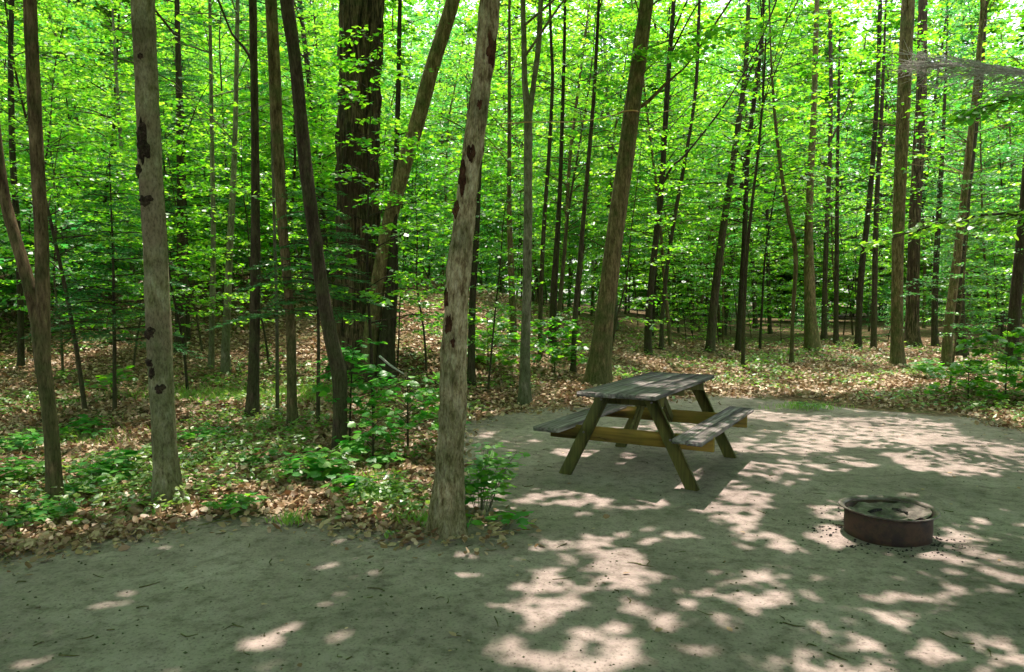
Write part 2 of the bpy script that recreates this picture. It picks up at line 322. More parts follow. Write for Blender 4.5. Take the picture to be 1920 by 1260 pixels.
W_BEAM = wood_mat('yellow_treated_wood', [(.13, .085, .015), (.26, .17, .025), (.33, .23, .04)], 'X', .5, .3)

# ground: sand in the clearing, brown litter and soil under the trees
def ground_mat():
    m, t, out, N, Lk = newmat('ground_surface')
    tc = N('ShaderNodeTexCoord'); at_ = N('ShaderNodeAttribute'); at_.attribute_name = 'sand'
    def noise(s, d=5, r=.6, vec=None):
        n = N('ShaderNodeTexNoise'); n.inputs['Scale'].default_value = s; n.inputs['Detail'].default_value = d; n.inputs['Roughness'].default_value = r
        Lk(vec or tc.outputs['Object'], n.inputs['Vector']); return n
    na = noise(.9, 6); nb = noise(9, 6, .7); nc = noise(60, 3, .6)
    sand = rampn(t, [(.3, (.20, .166, .145)), (.5, (.29, .238, .210)), (.68, (.37, .308, .275))]); Lk(na.outputs[0], sand.inputs[0])
    s2 = rampn(t, [(.32, (.42, .42, .38)), (.5, (.95, .95, .95)), (.7, (1.2, 1.2, 1.2))]); Lk(nb.outputs[0], s2.inputs[0])
    s3 = rampn(t, [(.30, (.25, .25, .2)), (.45, (1, 1, 1)), (.7, (1.1, 1.1, 1.1))]); Lk(nc.outputs[0], s3.inputs[0])
    def mul(a, b, f=1.0):
        x = N('ShaderNodeMix'); x.data_type = 'RGBA'; x.blend_type = 'MULTIPLY'; x.inputs[0].default_value = f; Lk(a, x.inputs[6]); Lk(b, x.inputs[7]); return x.outputs[2]
    sc = mul(mul(sand.outputs[0], s2.outputs[0], .8), s3.outputs[0], .6)
    vo = N('ShaderNodeTexVoronoi'); vo.inputs['Scale'].default_value = 17; Lk(tc.outputs['Object'], vo.inputs['Vector'])
    sp = N('ShaderNodeSeparateColor'); Lk(vo.outputs['Color'], sp.inputs[0])
    lt = rampn(t, [(0, (.05, .03, .015)), (.35, (.10, .06, .03)), (.6, (.17, .11, .06)), (.8, (.28, .19, .12)), (1, (.07, .07, .03))]); Lk(sp.outputs[0], lt.inputs[0])
    l2 = rampn(t, [(.3, (.35, .35, .35)), (.6, (1, 1, 1))]); Lk(nb.outputs[0], l2.inputs[0])
    lc = mul(lt.outputs[0], l2.outputs[0], .9)
    ng = noise(1.3, 4); rg = rampn(t, [(.5, (0, 0, 0)), (.62, (1, 1, 1))]); Lk(ng.outputs[0], rg.inputs[0])
    gm = N('ShaderNodeMix'); gm.data_type = 'RGBA'; gs = N('ShaderNodeMath'); gs.operation = 'MULTIPLY'; gs.inputs[1].default_value = .55
    Lk(rg.outputs[0], gs.inputs[0]); Lk(gs.outputs[0], gm.inputs[0]); Lk(lc, gm.inputs[6]); gm.inputs[7].default_value = (.05, .10, .02, 1)
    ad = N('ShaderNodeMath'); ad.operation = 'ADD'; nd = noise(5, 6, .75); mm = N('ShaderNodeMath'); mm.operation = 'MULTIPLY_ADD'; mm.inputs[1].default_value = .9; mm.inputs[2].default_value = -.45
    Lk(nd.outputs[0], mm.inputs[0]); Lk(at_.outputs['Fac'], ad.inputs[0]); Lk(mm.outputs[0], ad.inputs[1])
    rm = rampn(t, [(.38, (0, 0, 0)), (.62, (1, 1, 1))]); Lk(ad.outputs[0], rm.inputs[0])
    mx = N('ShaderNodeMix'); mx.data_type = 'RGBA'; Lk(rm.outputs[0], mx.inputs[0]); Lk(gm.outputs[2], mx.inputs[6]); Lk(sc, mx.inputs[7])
    b = N('ShaderNodeBsdfPrincipled'); b.inputs['Roughness'].default_value = .95; b.inputs['Specular IOR Level'].default_value = .1; Lk(mx.outputs[2], b.inputs['Base Color'])
    b1 = N('ShaderNodeBump'); b1.inputs['Strength'].default_value = .5; b1.inputs['Distance'].default_value = .03; Lk(nb.outputs[0], b1.inputs['Height'])
    b2 = N('ShaderNodeBump'); b2.inputs['Strength'].default_value = .5; b2.inputs['Distance'].default_value = .006; Lk(nc.outputs[0], b2.inputs['Height']); Lk(b1.outputs[0], b2.inputs['Normal'])
    Lk(b2.outputs[0], b.inputs['Normal']); Lk(b.outputs[0], out.inputs[0]); return m
def axis_vals(lo, hi, step, far):
    a = list(np.arange(lo, hi, step)); s = step
    x = a[-1]
    while x < far: s *= 1.25; x += s; a.append(x)
    x = a[0]; s = step; pre = []
    while x > -far: s *= 1.25; x -= s; pre.append(x)
    return np.array(pre[::-1] + a)
gx = axis_vals(-11, 12, .085, 420); gy = axis_vals(1.0, 20, .085, 420)
X, Y = np.meshgrid(gx, gy); Z = terrain(X, Y); g = MB()
ny, nx = X.shape; i = np.arange(ny - 1)[:, None] * nx; j = np.arange(nx - 1)[None]
g.add(np.stack([X, Y, Z], -1), np.stack([i + j, i + j + 1, i + nx + j + 1, i + nx + j], -1).reshape(-1, 4))
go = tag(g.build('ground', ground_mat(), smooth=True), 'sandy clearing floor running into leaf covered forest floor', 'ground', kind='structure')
sd = sdist(X.ravel(), Y.ravel()); a = go.data.attributes.new('sand', 'FLOAT', 'POINT'); qx, qy, _d = proj(np.stack([X.ravel(), Y.ravel(), 0 * X.ravel()], -1)); shade_soil = .80 * np.exp(-(((qx - 1660) / 330) ** 2 + ((qy - 757 - (qx - 1660) * .05) / 24) ** 2) ** 2)  # back-right strip: dark soil mixed in, with its shade painted into the colour
a.data.foreach_set('value', np.clip(np.minimum(.5 + sd / .55, 1.05 - shade_soil * (sd > -.4) + np.clip(sd - .5, 0, .5)), -.2, 1.6).astype(np.float32))

# ------------------------------------------------------------------ the named trees
MADE = []      # (x, y) of trunks, for spacing and canopy sharing
NAMED = []
def trunk_world(path, Yb, top=13.0, lean_keep=.5, rmin=.02):
    P, R = [], []
    for (px, py, wd) in path:
        p = at(px, py, Yb); P.append(p); R.append(wd * .445 * Yb / F)
    d = unit(P[-1] - P[-2]) if len(P) > 1 else np.array([0, 0, 1.])
    p = P[-1].copy(); r = R[-1]; hz = p[2]
    n = 5
    if top > hz + 1:
        for k in range(1, n + 1):
            d = unit(d * .8 + np.array([0, 0, .25])); p = p + d * (top - hz) / n / max(d[2], .4); P.append(p.copy()); R.append(max(rmin, r * (1 - .16 * k)))
    return P, R
def named_tree(name, label, base, path, mat, top=13, sides=14, n=60, fine=.0, groove=0., flare=.6, forks=(), group=None, cat='tree', Yo=None, limbs=True, crown=1.0, cbase=5.5, yshift=0):
    b = hit(*base) if Yo is None else np.array([*at(base[0], base[1], Yo)[:2], 0]);
    b[2] = H0(b[0], b[1]); Yb = b[1]
    root = tag(empty(name, b), label, cat, group)
    full = [(base[0], base[1], path[0][2] * 1.08)] + list(path)
    P, R = trunk_world(full, Yb, top); P = np.array(P); P[0] = b + np.array([0, 0, -.12])
    seed = int(base[0]) % 97
    mb = MB(); rng = np.random.default_rng(int(base[0] * 7 + base[1]))
    tube(mb, P - b, R, sides, n, .06, seed, flare, fine, groove)
    Q = [smooth_path(P, R, 60)]
    for fk in forks:
        FP, FR = trunk_world(fk, Yb, top * .93); FP = np.array(FP)
        tube(mb, FP - b, FR, sides, n, .06, seed + 3, 0, fine, groove); Q.append(smooth_path(FP, FR, 60))
    NAMED.append(dict(root=root, b=b, Q=Q, mb=mb, mat=mat, rng=rng, top=top, crown=crown, cbase=cbase, R0=R[0]))
    MADE.append((b[0], b[1]))
    return root, b, Yb, P, R

G_T = 'thin trees standing across the middle of the wood'
# -- foreground
forked = named_tree('forked_tree', 'slim brown forked tree leaning at the far left edge, its two stems crossing low down', (107, 952),
    [(104, 930, 30), (95, 800, 29), (80, 680, 31), (68, 590, 27), (45, 500, 25), (18, 410, 22), (2, 330, 20), (-14, 200, 20), (-25, 60, 18)], B_BROWN, 12, 16, 90, .002,
    forks=[[(86, 690, 20), (80, 560, 27), (77, 430, 26), (68, 260, 26), (60, 100, 25), (56, 0, 25)]])
grey = named_tree('grey_trunk_tree', 'grey smooth barked tree with black scars on its trunk, left foreground', (316, 950),
    [(315, 925, 52), (310, 860, 47), (303, 740, 48), (299, 640, 50), (294, 540, 48), (290, 440, 47), (283, 340, 47), (277, 220, 45), (272, 100, 44), (268, 0, 45)], B_GREY, 13, 32, 240, .005, 0, .55)
centre = named_tree('rough_barked_tree', 'tan rough barked tree rising in front of the clearing beside the picnic table', (838, 1000),
    [(839, 975, 60), (842, 900, 52), (848, 800, 52), (850, 700, 52), (855, 600, 48), (861, 500, 45), (868, 430, 43), (877, 350, 40), (893, 240, 39), (907, 120, 40), (918, 0, 39)], B_TAN, 13, 56, 460, .009, .012, .42)
big = named_tree('big_old_tree', 'thick dark furrowed trunk of the largest tree, left of centre', (668, 700),
    [(668, 680, 100), (668, 600, 92), (668, 500, 88), (670, 400, 84), (670, 300, 86), (672, 200, 84), (674, 100, 86), (678, 0, 86)], B_FURROW, 15, 64, 300, .014, .075, .3)
lean = named_tree('leaning_tree', 'slender trunk leaning right out from beside the thick dark tree', (688, 712),
    [(692, 660, 34), (702, 580, 33), (716, 490, 30), (734, 400, 30), (755, 320, 31), (785, 220, 31), (812, 120, 30), (835, 50, 30), (852, -10, 29)], B_BROWN, 12, 18, 90, .004)
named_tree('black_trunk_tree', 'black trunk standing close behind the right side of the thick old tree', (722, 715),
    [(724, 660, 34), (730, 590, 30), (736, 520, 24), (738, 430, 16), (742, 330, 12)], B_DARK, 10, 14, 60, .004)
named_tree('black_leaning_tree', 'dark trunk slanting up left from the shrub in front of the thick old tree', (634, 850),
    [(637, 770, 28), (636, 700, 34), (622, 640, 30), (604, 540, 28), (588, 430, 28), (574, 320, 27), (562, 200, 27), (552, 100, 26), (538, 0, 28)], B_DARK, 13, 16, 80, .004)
named_tree('mossy_stem_tree', 'dark mossy trunk seen against the bright grass patch', (475, 787),
    [(475, 740, 24), (477, 640, 22), (479, 500, 22), (479, 380, 18), (478, 250, 16), (476, 120, 15), (474, 0, 16)], B_DARK, 12, 14, 70, .003,
    forks=[[(478, 130, 8), (462, 95, 6), (440, 70, 5), (425, 40, 4)]])
named_tree('brown_pole_tree', 'straight brown trunk just left of the dark slanting trunk', (548, 800),
    [(547, 740, 20), (546, 640, 20), (540, 540, 18), (528, 400, 22), (520, 250, 24), (514, 120, 25), (508, 0, 24)], B_BROWN, 13, 14, 70, .003)
named_tree('thin_pole_tree', 'very thin pale pole between the mossy stem and the brown trunk', (520, 782),
    [(520, 700, 8), (519, 600, 7), (516, 480, 7), (512, 330, 6), (508, 200, 6)], B_GREYG, 9, 8, 40)
named_tree('pale_pole_tree', 'pale green mottled straight trunk left of the mossy stem, the thicker of two', (423, 700),
    [(423, 640, 17), (428, 540, 15), (432, 440, 14), (438, 330, 12), (442, 200, 10)], B_GREYG, 12, 10, 50)
named_tree('pale_pole_tree', 'pale spotted thin trunk between the scarred grey tree and its thicker neighbour', (396, 690),
    [(397, 640, 12), (399, 540, 12), (400, 440, 10), (398, 300, 9)], B_GREYG, 11, 10, 50)
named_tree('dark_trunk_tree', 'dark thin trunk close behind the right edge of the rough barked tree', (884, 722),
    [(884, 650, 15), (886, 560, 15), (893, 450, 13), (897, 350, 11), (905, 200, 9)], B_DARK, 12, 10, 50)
named_tree('split_trunk_tree', 'grey trunk dividing into a narrow fork high up, between rough tree and picnic table', (984, 762),
    [(984, 720, 22), (985, 640, 20), (988, 540, 19), (990, 420, 18), (990, 300, 18), (990, 225, 17), (984, 150, 12), (982, 60, 11), (980, 0, 10)], B_GREYG, 13, 16, 90, .003,
    forks=[[(992, 225, 12), (1000, 160, 11), (1009, 90, 11), (1014, 0, 10)]])
table_tree = named_tree('grey_leaning_tree', 'stout grey trunk leaning right just behind the picnic table', (1122, 718),
    [(1124, 690, 42), (1133, 600, 39), (1146, 500, 37), (1158, 400, 36), (1173, 300, 35), (1186, 200, 33), (1199, 100, 31), (1213, 0, 29)], B_BROWN, 14, 24, 130, .005,
    forks=[[(1190, 205, 9), (1215, 190, 7), (1245, 160, 6), (1268, 140, 4), (1300, 105, 3)]])
named_tree('slim_leaning_tree', 'slim dark trunk leaning right, first to the right of the grey leaning trunk', (1214, 668),
    [(1216, 600, 15), (1224, 500, 13), (1238, 380, 12), (1246, 260, 11), (1254, 130, 10), (1262, 20, 9)], B_DARK, 12, 12, 60,
    forks=[[(1240, 350, 6), (1262, 310, 5), (1285, 290, 4)]])
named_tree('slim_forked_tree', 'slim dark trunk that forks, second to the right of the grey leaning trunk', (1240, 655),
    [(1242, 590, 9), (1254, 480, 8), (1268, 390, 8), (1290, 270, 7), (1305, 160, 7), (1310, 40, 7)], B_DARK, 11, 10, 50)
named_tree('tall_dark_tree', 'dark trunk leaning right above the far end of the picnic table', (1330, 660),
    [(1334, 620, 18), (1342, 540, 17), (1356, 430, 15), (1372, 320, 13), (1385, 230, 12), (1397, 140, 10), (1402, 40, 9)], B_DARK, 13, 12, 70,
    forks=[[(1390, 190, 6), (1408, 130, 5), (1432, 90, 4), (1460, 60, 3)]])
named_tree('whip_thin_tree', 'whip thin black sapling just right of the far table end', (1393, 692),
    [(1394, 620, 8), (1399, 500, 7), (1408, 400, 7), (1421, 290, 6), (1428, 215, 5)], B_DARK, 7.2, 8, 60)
named_tree('crooked_thin_tree', 'crooked thin stem curving left half way up the right side', (1484, 682),
    [(1486, 600, 8), (1492, 480, 10), (1478, 400, 9), (1466, 330, 8), (1456, 250, 7)], B_BROWN, 9, 8, 60)
named_tree('shaggy_tree', 'brown shaggy trunk of middling width in the right half of the wood', (1522, 660),
    [(1520, 620, 26), (1518, 540, 22), (1516, 430, 17), (1520, 330, 14), (1526, 200, 12), (1530, 60, 11)], B_BROWN, 13, 12, 60, .004)
named_tree('dark_pole_tree', 'dark pole with a side branch just right of the shaggy trunk', (1545, 640),
    [(1546, 560, 11), (1550, 430, 10), (1556, 300, 9), (1558, 150, 8), (1556, 20, 8)], B_DARK, 12, 10, 50,
    forks=[[(1554, 270, 5), (1572, 235, 4), (1590, 200, 3)]])
named_tree('dark_pole_tree', 'plain dark pole standing alone right of the pole with a side branch', (1567, 648),
    [(1568, 560, 10), (1569, 450, 9), (1570, 330, 7), (1572, 200, 6)], B_DARK, 11, 10, 50)
named_tree('twin_pole_tree', 'left one of two close dark poles left of the reddish brown trunk', (1608, 655),
    [(1610, 600, 12), (1616, 500, 13), (1628, 400, 11), (1638, 280, 10), (1646, 150, 9), (1650, 20, 8)], B_DARK, 12, 10, 50)
named_tree('twin_pole_tree', 'right one of two close dark poles left of the reddish brown trunk', (1638, 655),
    [(1639, 600, 11), (1641, 480, 11), (1644, 380, 10), (1652, 230, 8)], B_DARK, 12, 10, 50)
named_tree('red_brown_tree', 'reddish brown straight trunk with a black foot, right side', (1682, 685),
    [(1682, 640, 24), (1682, 560, 23), (1684, 450, 23), (1688, 330, 24), (1693, 220, 26), (1698, 100, 26), (1703, 0, 25)], B_BROWN, 14, 16, 80, .004)
named_tree('rough_dark_tree', 'rough dark trunk immediately right of the reddish brown trunk', (1709, 650),
    [(1710, 600, 25), (1713, 500, 24), (1716, 400, 23), (1722, 280, 22), (1728, 150, 19), (1730, 20, 18)], B_FURROW, 14, 16, 80, .008)
named_tree('thin_dark_tree', 'thin dark trunk between the rough dark trunk and the mossy pair at right', (1752, 650),
    [(1753, 560, 12), (1758, 440, 11), (1766, 300, 9)], B_DARK, 11, 10, 50)
named_tree('mossy_pair_tree', 'mossy brown trunk overlapped by a dark one near the right edge', (1776, 690),
    [(1778, 620, 18), (1790, 520, 17), (1802, 420, 15), (1815, 300, 13), (1830, 160, 11)], B_BROWN, 13, 12, 60)
named_tree('dark_pair_tree', 'dark trunk overlapping the mossy brown one near the right edge', (1802, 668),
    [(1800, 600, 18), (1800, 500, 18), (1808, 400, 17), (1822, 280, 15), (1836, 160, 14), (1845, 20, 12)], B_DARK, 13, 12, 60)
named_tree('edge_tree', 'dark trunk at the very right edge of the picture', (1897, 690),
    [(1898, 640, 22), (1906, 540, 22), (1916, 440, 20), (1928, 300, 18)], B_DARK, 13, 12, 60)
named_tree('far_dark_tree', 'broken looking brown trunk left of the split grey trunk', (962, 665),
    [(962, 600, 15), (958, 500, 13), (955, 400, 10), (955, 250, 8)], B_BROWN, 11, 10, 50)
named_tree('far_dark_tree', 'thin dark trunk halfway between the split trunk and the grey leaning trunk', (1036, 650),
    [(1038, 560, 16), (1044, 460, 12), (1050, 350, 9), (1055, 200, 8)], B_DARK, 12, 10, 50)
named_tree('far_dark_tree', 'thin trunk leaning right close to the left side of the grey leaning trunk', (1075, 700),
    [(1078, 600, 11), (1088, 480, 10), (1100, 340, 9), (1112, 200, 8), (1120, 60, 7)], B_DARK, 12, 10, 50)
named_tree('far_dark_tree', 'thin curving stem immediately right of the split grey trunk', (1012, 672),
    [(1014, 560, 9), (1020, 420, 9), (1030, 280, 8), (1036, 150, 7), (1033, 70, 6)], B_DARK, 12, 10, 50)
named_tree('left_edge_tree', 'thin dark stem behind the forked tree at the far left', (40, 690),
    [(38, 560, 12), (32, 420, 12), (24, 300, 12), (20, 120, 10), (22, 0, 10)], B_DARK, 12, 10, 50)
named_tree('hill_tree', 'dark trunk on the bank between the scarred grey tree and the pale trunks', (338, 660),
    [(338, 560, 20), (340, 440, 18), (338, 300, 14), (335, 150, 12)], B_DARK, 13, 10, 50)
named_tree('hill_tree', 'pale slim trunk on the bank just left of the scarred grey tree', (252, 560),
    [(246, 480, 10), (236, 380, 9), (226, 260, 8)], B_GREYG, 11, 10, 50)

# ------------------------------------------------------------------ crowns of the named trees: canopy sprays shared out to the nearest tree
HIDDEN = [(-7, 3.5), (-6.5, -2), (9.5, -2), (8.6, 4.2), (9.4, 8.5), (10, 12), (-9, 7.5)]
def far_crown_trees():
    for (x, y) in HIDDEN:
        b = np.array([x, y, H0(x, y)]); rng = np.random.default_rng(int(abs(x * 31 + y * 17) * 10))
        where = ('left of the clearing' if x < -3 else 'right of the clearing' if x > 6 else 'behind the viewer')
        root = tag(empty('shade_tree', b), f'tall brown barked tree {where}, outside the picture', 'tree', 'tall trees around the clearing outside the picture ' + where)
        P = np.array([b + [0, 0, -.1], b + [rng.normal(0, .1), rng.normal(0, .1), 3], b + [rng.normal(0, .3), rng.normal(0, .3), 7], b + [rng.normal(0, .5), rng.normal(0, .5), 13]])
        R = [.13, .11, .09, .04]; mb = MB(); tube(mb, P - b, R, 12, 40, .06, int(x * 3) % 50, .3)
        NAMED.append(dict(root=root, b=b, Q=[smooth_path(P, R, 60)], mb=mb, mat=B_BROWN, rng=rng, top=13, crown=1.6, cbase=6, R0=.13)); MADE.append((x, y))
far_crown_trees()
rng = np.random.default_rng(5)
NS = 8200
sp = np.stack([rng.uniform(-10, 11.5, NS), rng.uniform(-7, 15.5, NS), np.zeros(NS)], 1); sp[:, 2] = np.maximum(5.6, 2.0 + .41 * sp[:, 1]) + 4.5 * rng.random(NS) ** 1.2
own = []
tops = np.array([t['Q'][0][0][-12][:2] for t in NAMED]); wgt = np.array([1.0 if t['R0'] > .075 else 2.2 for t in NAMED])
dd = np.linalg.norm(sp[:, None, :2] - tops[None], axis=2) * wgt[None]; own = dd.argmin(1)
for ti, t in enumerate(NAMED):
    rg = t['rng']; b = t['b']; lv = MB(); Lq = []
    S_ = sp[own == ti]
    Qp, Qr = t['Q'][0]
    for s in S_:
        out = unit(np.array([s[0] - tops[ti][0], s[1] - tops[ti][1], .15]) + 1e-4)
        dirs = np.stack([unit(out + np.array([-out[1], out[0], 0]) * k + rg.normal(0, .15, 3) * [1, 1, .4]) for k in (-1.6, -.8, -.3, .3, .8, 1.6)])
        B, D, N, LL = twig_leaves(rg, np.repeat(s[None], 6, 0) + rg.normal(0, .1, (6, 3)), dirs, rg.uniform(.5, 1.0, 6), 10, .14)
        Lq.append((B, D, N, LL))
    # some limbs towards the sprays, starting on the upper trunk
    if len(S_):
        k = min(len(S_), 9 if len(S_) > 40 else 4)
        far_i = rg.choice(len(S_), k, replace=False)
        for q in far_i:
            s = S_[q]; z0 = min(s[2] - .8, t['top'] - 1.5); j = int(np.abs(Qp[:, 2] - z0).argmin()); p0 = Qp[j]
            mid = (p0 + s) / 2 + np.array([0, 0, .25]); r = min(Qr[j] * .5, .008 * np.linalg.norm(s - p0) + .004)
            tube(t['mb'], np.array([p0, mid, s]) - b, [r, r * .6, r * .25], 6, 12, .05, int(q))
    # this tree's own crown further up and, for trees beyond the clearing, lower branches
    hz = t['top']; nb = 16 if b[1] < 12 else 34
    lo = 6.8 if b[1] < 12 else 3.6
    for k in range(nb):
        z = rg.uniform(lo, hz - .5); j = int(np.abs(Qp[:, 2] - z - b[2]).argmin()); p0 = Qp[j]; az = rg.uniform(0, 6.283)
        L = rg.uniform(.9, 2.3) * (1.0 if t['R0'] > .09 else .75) * (1.1 - .5 * (z - lo) / (hz - lo)); d = np.array([math.cos(az), math.sin(az), rg.uniform(.1, .6)])
        p1 = p0 + d * L * .5; p2 = p0 + d * L * [1, 1, .75]
        r = min(Qr[j] * .4, .005 * L + .003); tube(t['mb'], np.array([p0, p1, p2]) - b, [r, r * .6, r * .25], 5, 7)
        ns = int(6 * L) + 3; tt = rg.uniform(.3, 1.0, ns)[:, None]; O = p0 + (p2 - p0) * tt
        td = unit(d)[None] + np.stack([-np.sin(az) * np.ones(ns), np.cos(az) * np.ones(ns), np.zeros(ns)], 1) * rg.choice([-1, 1], ns)[:, None] * rg.uniform(.4, 1.4, (ns, 1)); td[:, 2] *= .3
        Lq.append(twig_leaves(rg, O, td, rg.uniform(.35, .8, ns), 8, .12))
    B, D, N, LL = [np.concatenate(a) for a in zip(*Lq)]
    # the gaps: a leaf is missing where the photo shows the sun reaching the ground
    c = B + unit(D) * LL[:, None] * .5; tz = c[:, 2] / SD[2]; gxx = c[:, 0] - SD[0] * tz; gyy = c[:, 1] - SD[1] * tz
    tz = (c[:, 2] - terrain(gxx, gyy)) / SD[2]; gxx = c[:, 0] - SD[0] * tz; gyy = c[:, 1] - SD[1] * tz
    ex = unit(D)[:, :2] * LL[:, None] * .42; keep = (rg.random(len(B)) < .055) | ~(lit(gxx, gyy) | lit(gxx + ex[:, 0], gyy + ex[:, 1]) | lit(gxx - ex[:, 0], gyy - ex[:, 1]))
    B, D, N, LL = B[keep], D[keep], N[keep], LL[keep]
    leaf_quads(lv, B - b, D, N, LL, LL * .8)
    t['mb'].build('trunk', t['mat'], t['root'], smooth=True)
    if lv.n: lv.build('crown', M_CANOPY if b[1] < 9 else M_LEAF, t['root'])

# scars on the bark
def scar(tree, px, py, rx, ry, mat, seed=0, lift=.55):
    root, b, Yb, P, R = tree; Q, QR = smooth_path(P, R, 200)
    c = at(px, py, Yb); rx, ry = rx * 1.0, ry * 1.05; j = int(np.abs(Q[:, 2] - c[2]).argmin()); ax = Q[j]; r = QR[j]; sx, sz = rx * Yb / F, ry * Yb / F
    mb = MB(); n, m = 6, 36; V = []
    for i in range(n + 1):
        for k in range(m):
            a = k / m * 2 * math.pi; q = i / n; wob = 1 + .5 * (float(vnoise(math.cos(a) * 1.8 + seed, math.sin(a) * 1.8, 0, seed)) - .5) * 2 + .22 * (float(vnoise(math.cos(a) * 4 + seed, math.sin(a) * 4, 0, seed + 1)) - .5) * 2
            u = q * sx * math.cos(a) * wob; v = q * sz * math.sin(a) * wob
            off = np.clip((c[0] - ax[0] + u) / r, -.98, .98)
            jj = int(np.abs(Q[:, 2] - (c[2] + v)).argmin()); cx = Q[jj]; rr = QR[jj] * 1.01
            offx = np.clip((c[0] + u - cx[0]) / rr, -.97, .97)
            bumpz = .012 * (1 - q ** 2) * (.5 + float(vnoise(u * 60, v * 60, 0, seed + 2))) + .004 - (.006 if i == n else 0)
            V.append([cx[0] + offx * (rr + bumpz), cx[1] - math.sqrt(1 - offx ** 2) * (rr + bumpz), c[2] + v])
    V = np.array(V) - b; Fq = [[i * m + k, i * m + (k + 1) % m, (i + 1) * m + (k + 1) % m, (i + 1) * m + k] for i in range(n) for k in range(m)]
    mb.add(V, Fq); mb.build('bark_scar', mat, root, smooth=True)
for k, (x, y, rx, ry) in enumerate([(275, 252, 8, 20), (277, 285, 14, 20), (266, 323, 9, 12), (281, 378, 15, 10), (289, 624, 13, 9), (286, 678, 13, 6), (296, 697, 6, 12), (309, 727, 8, 8), (273, 112, 5, 5)]):
    scar(grey, x, y, rx, ry, B_SCAR, k)
for k, (x, y, rx, ry) in enumerate([(868, 330, 8, 28), (884, 292, 6, 18), (855, 395, 7, 14), (923, 100, 9, 26), (834, 560, 6, 18), (842, 610, 6, 16), (850, 640, 5, 8), (900, 200, 5, 10)]):
    scar(centre, x, y, rx, ry, B_RUSTSCAR, k + 20)

# ------------------------------------------------------------------ background trees: few prototypes, many copies
def proto_tree(seed, h, r0, cb, cr, nbr, leaf, per, mat_t, mat_l, name, droop=.1, dens=7, hexa=False):
    rg = np.random.default_rng(seed); root = empty(name, (0, 0, 0)); mb = MB(); lv = MB()
    k = 6; P = np.zeros((k, 3)); P[:, 2] = np.linspace(-.15, h, k); ln = rg.normal(0, .06, 2)
    P[:, 0] = ln[0] * P[:, 2] + np.cumsum(rg.normal(0, .09, k)) * np.linspace(0, 1.5, k); P[:, 1] = ln[1] * P[:, 2] + np.cumsum(rg.normal(0, .09, k)) * np.linspace(0, 1.5, k)
    R = r0 * np.linspace(1, .22, k); tube(mb, P, R, 9, 34, .08, seed, .35); Q, QR = smooth_path(P, R, 80); Lq = []
    for q in range(nbr):
        z = cb + (h - cb) * (q + rg.random()) / nbr; j = int(np.abs(Q[:, 2] - z).argmin()); p0 = Q[j]; az = q * 2.4 + rg.normal(0, .5)
        u = (z - cb) / (h - cb); L = cr * (1.05 - .65 * u ** 1.5) * rg.uniform(.55, 1.15) * (.7 + .3 * min(1, u * 4)); rise = rg.uniform(-.05, .45) + .3 * u
        d = np.array([math.cos(az), math.sin(az), rise]); p1 = p0 + d * L * .5; p2 = p0 + d * L * [1, 1, .8]; p2[2] -= droop * L
        r = min(QR[j] * .55, .009 * L + .003); tube(mb, [p0, p1, p2], [r, r * .65, r * .3], 5, 7)
        ns = int(dens * L) + 2; tt = rg.uniform(.22, 1.02, ns)
        O = (1 - tt[:, None]) ** 2 * p0 + 2 * tt[:, None] * (1 - tt[:, None]) * p1 + tt[:, None] ** 2 * p2
        td = unit(d)[None] * .8 + np.stack([-np.sin(az) * np.ones(ns), np.cos(az) * np.ones(ns), np.zeros(ns)], 1) * rg.choice([-1, 1], ns)[:, None] * rg.uniform(.3, 1.4, (ns, 1)); td[:, 2] = td[:, 2] * .3 + rg.normal(0, .1, ns)
        Lq.append(twig_leaves(rg, O, td, rg.uniform(.3, .75, ns), per, leaf))
    B, D, N, LL = [np.concatenate(a) for a in zip(*Lq)]
    (leaf_hex if hexa else leaf_quads)(lv, B, D, N, LL, LL * .78)
    return root, mb.build('trunk', mat_t, root, smooth=True), lv.build('crown', mat_l, root)
def put(proto, x, y, rz, sc, label, cat, group, zoff=-.02, first=set()):
    root, *kids = proto
    if id(root) in first or root.get('label'):
        r = root.copy(); S.collection.objects.link(r)
        for k in kids:
            c = k.copy(); c.parent = r; S.collection.objects.link(c)
    else: r = root
    r.location = (x, y, H0(x, y) + zoff); r.rotation_euler = (0, 0, rz); r.scale = (sc, sc, sc)
    tag(r, label, cat, group); MADE.append((x, y)); return r

saplings = [proto_tree(100 + i, h, r, cb, cr, nb, .10, 8, [B_DARK, B_BROWN, B_DARK][i % 3], [M_LEAF, M_LEAF_B, M_LEAF, M_LEAF_DARK][i], 'sapling') for i, (h, r, cb, cr, nb) in
            enumerate([(6.5, .032, 1.5, 1.6, 34), (8.0, .045, 2.0, 1.9, 40), (5.0, .026, .9, 1.4, 30), (9.0, .05, 2.4, 2.0, 44)])]
poles = [proto_tree(200 + i, h, r, cb, cr, nb, .125, 8, [B_DARK, B_DARK, B_BROWN, B_GREYG][i % 4], [M_LEAF, M_LEAF_B, M_LEAF, M_LEAF_DARK][i], 'pole_tree') for i, (h, r, cb, cr, nb) in
         enumerate([(13, .085, 3.2, 2.5, 60), (15, .11, 4.2, 2.8, 66), (12, .07, 2.6, 2.2, 56), (14, .09, 3.6, 2.4, 60)])]
dense = [proto_tree(300 + i, h, r, cb, cr, nb, .24, 8, B_DARK, [M_LEAF, M_LEAF_DARK, M_LEAF][i % 3], 'leafy_tree', dens=8) for i, (h, r, cb, cr, nb) in
         enumerate([(20, .15, .5, 3.8, 120), (25, .18, .8, 4.4, 140), (16, .12, .3, 3.2, 100)])]
shrubby = [proto_tree(400 + i, h, .022, .25, cr, 26, .085, 8, B_DARK, [M_LEAF_B, M_LEAF][i % 2], 'understory_bush', dens=8) for i, (h, cr) in enumerate([(2.6, 1.1), (3.4, 1.2), (1.8, .9)])]

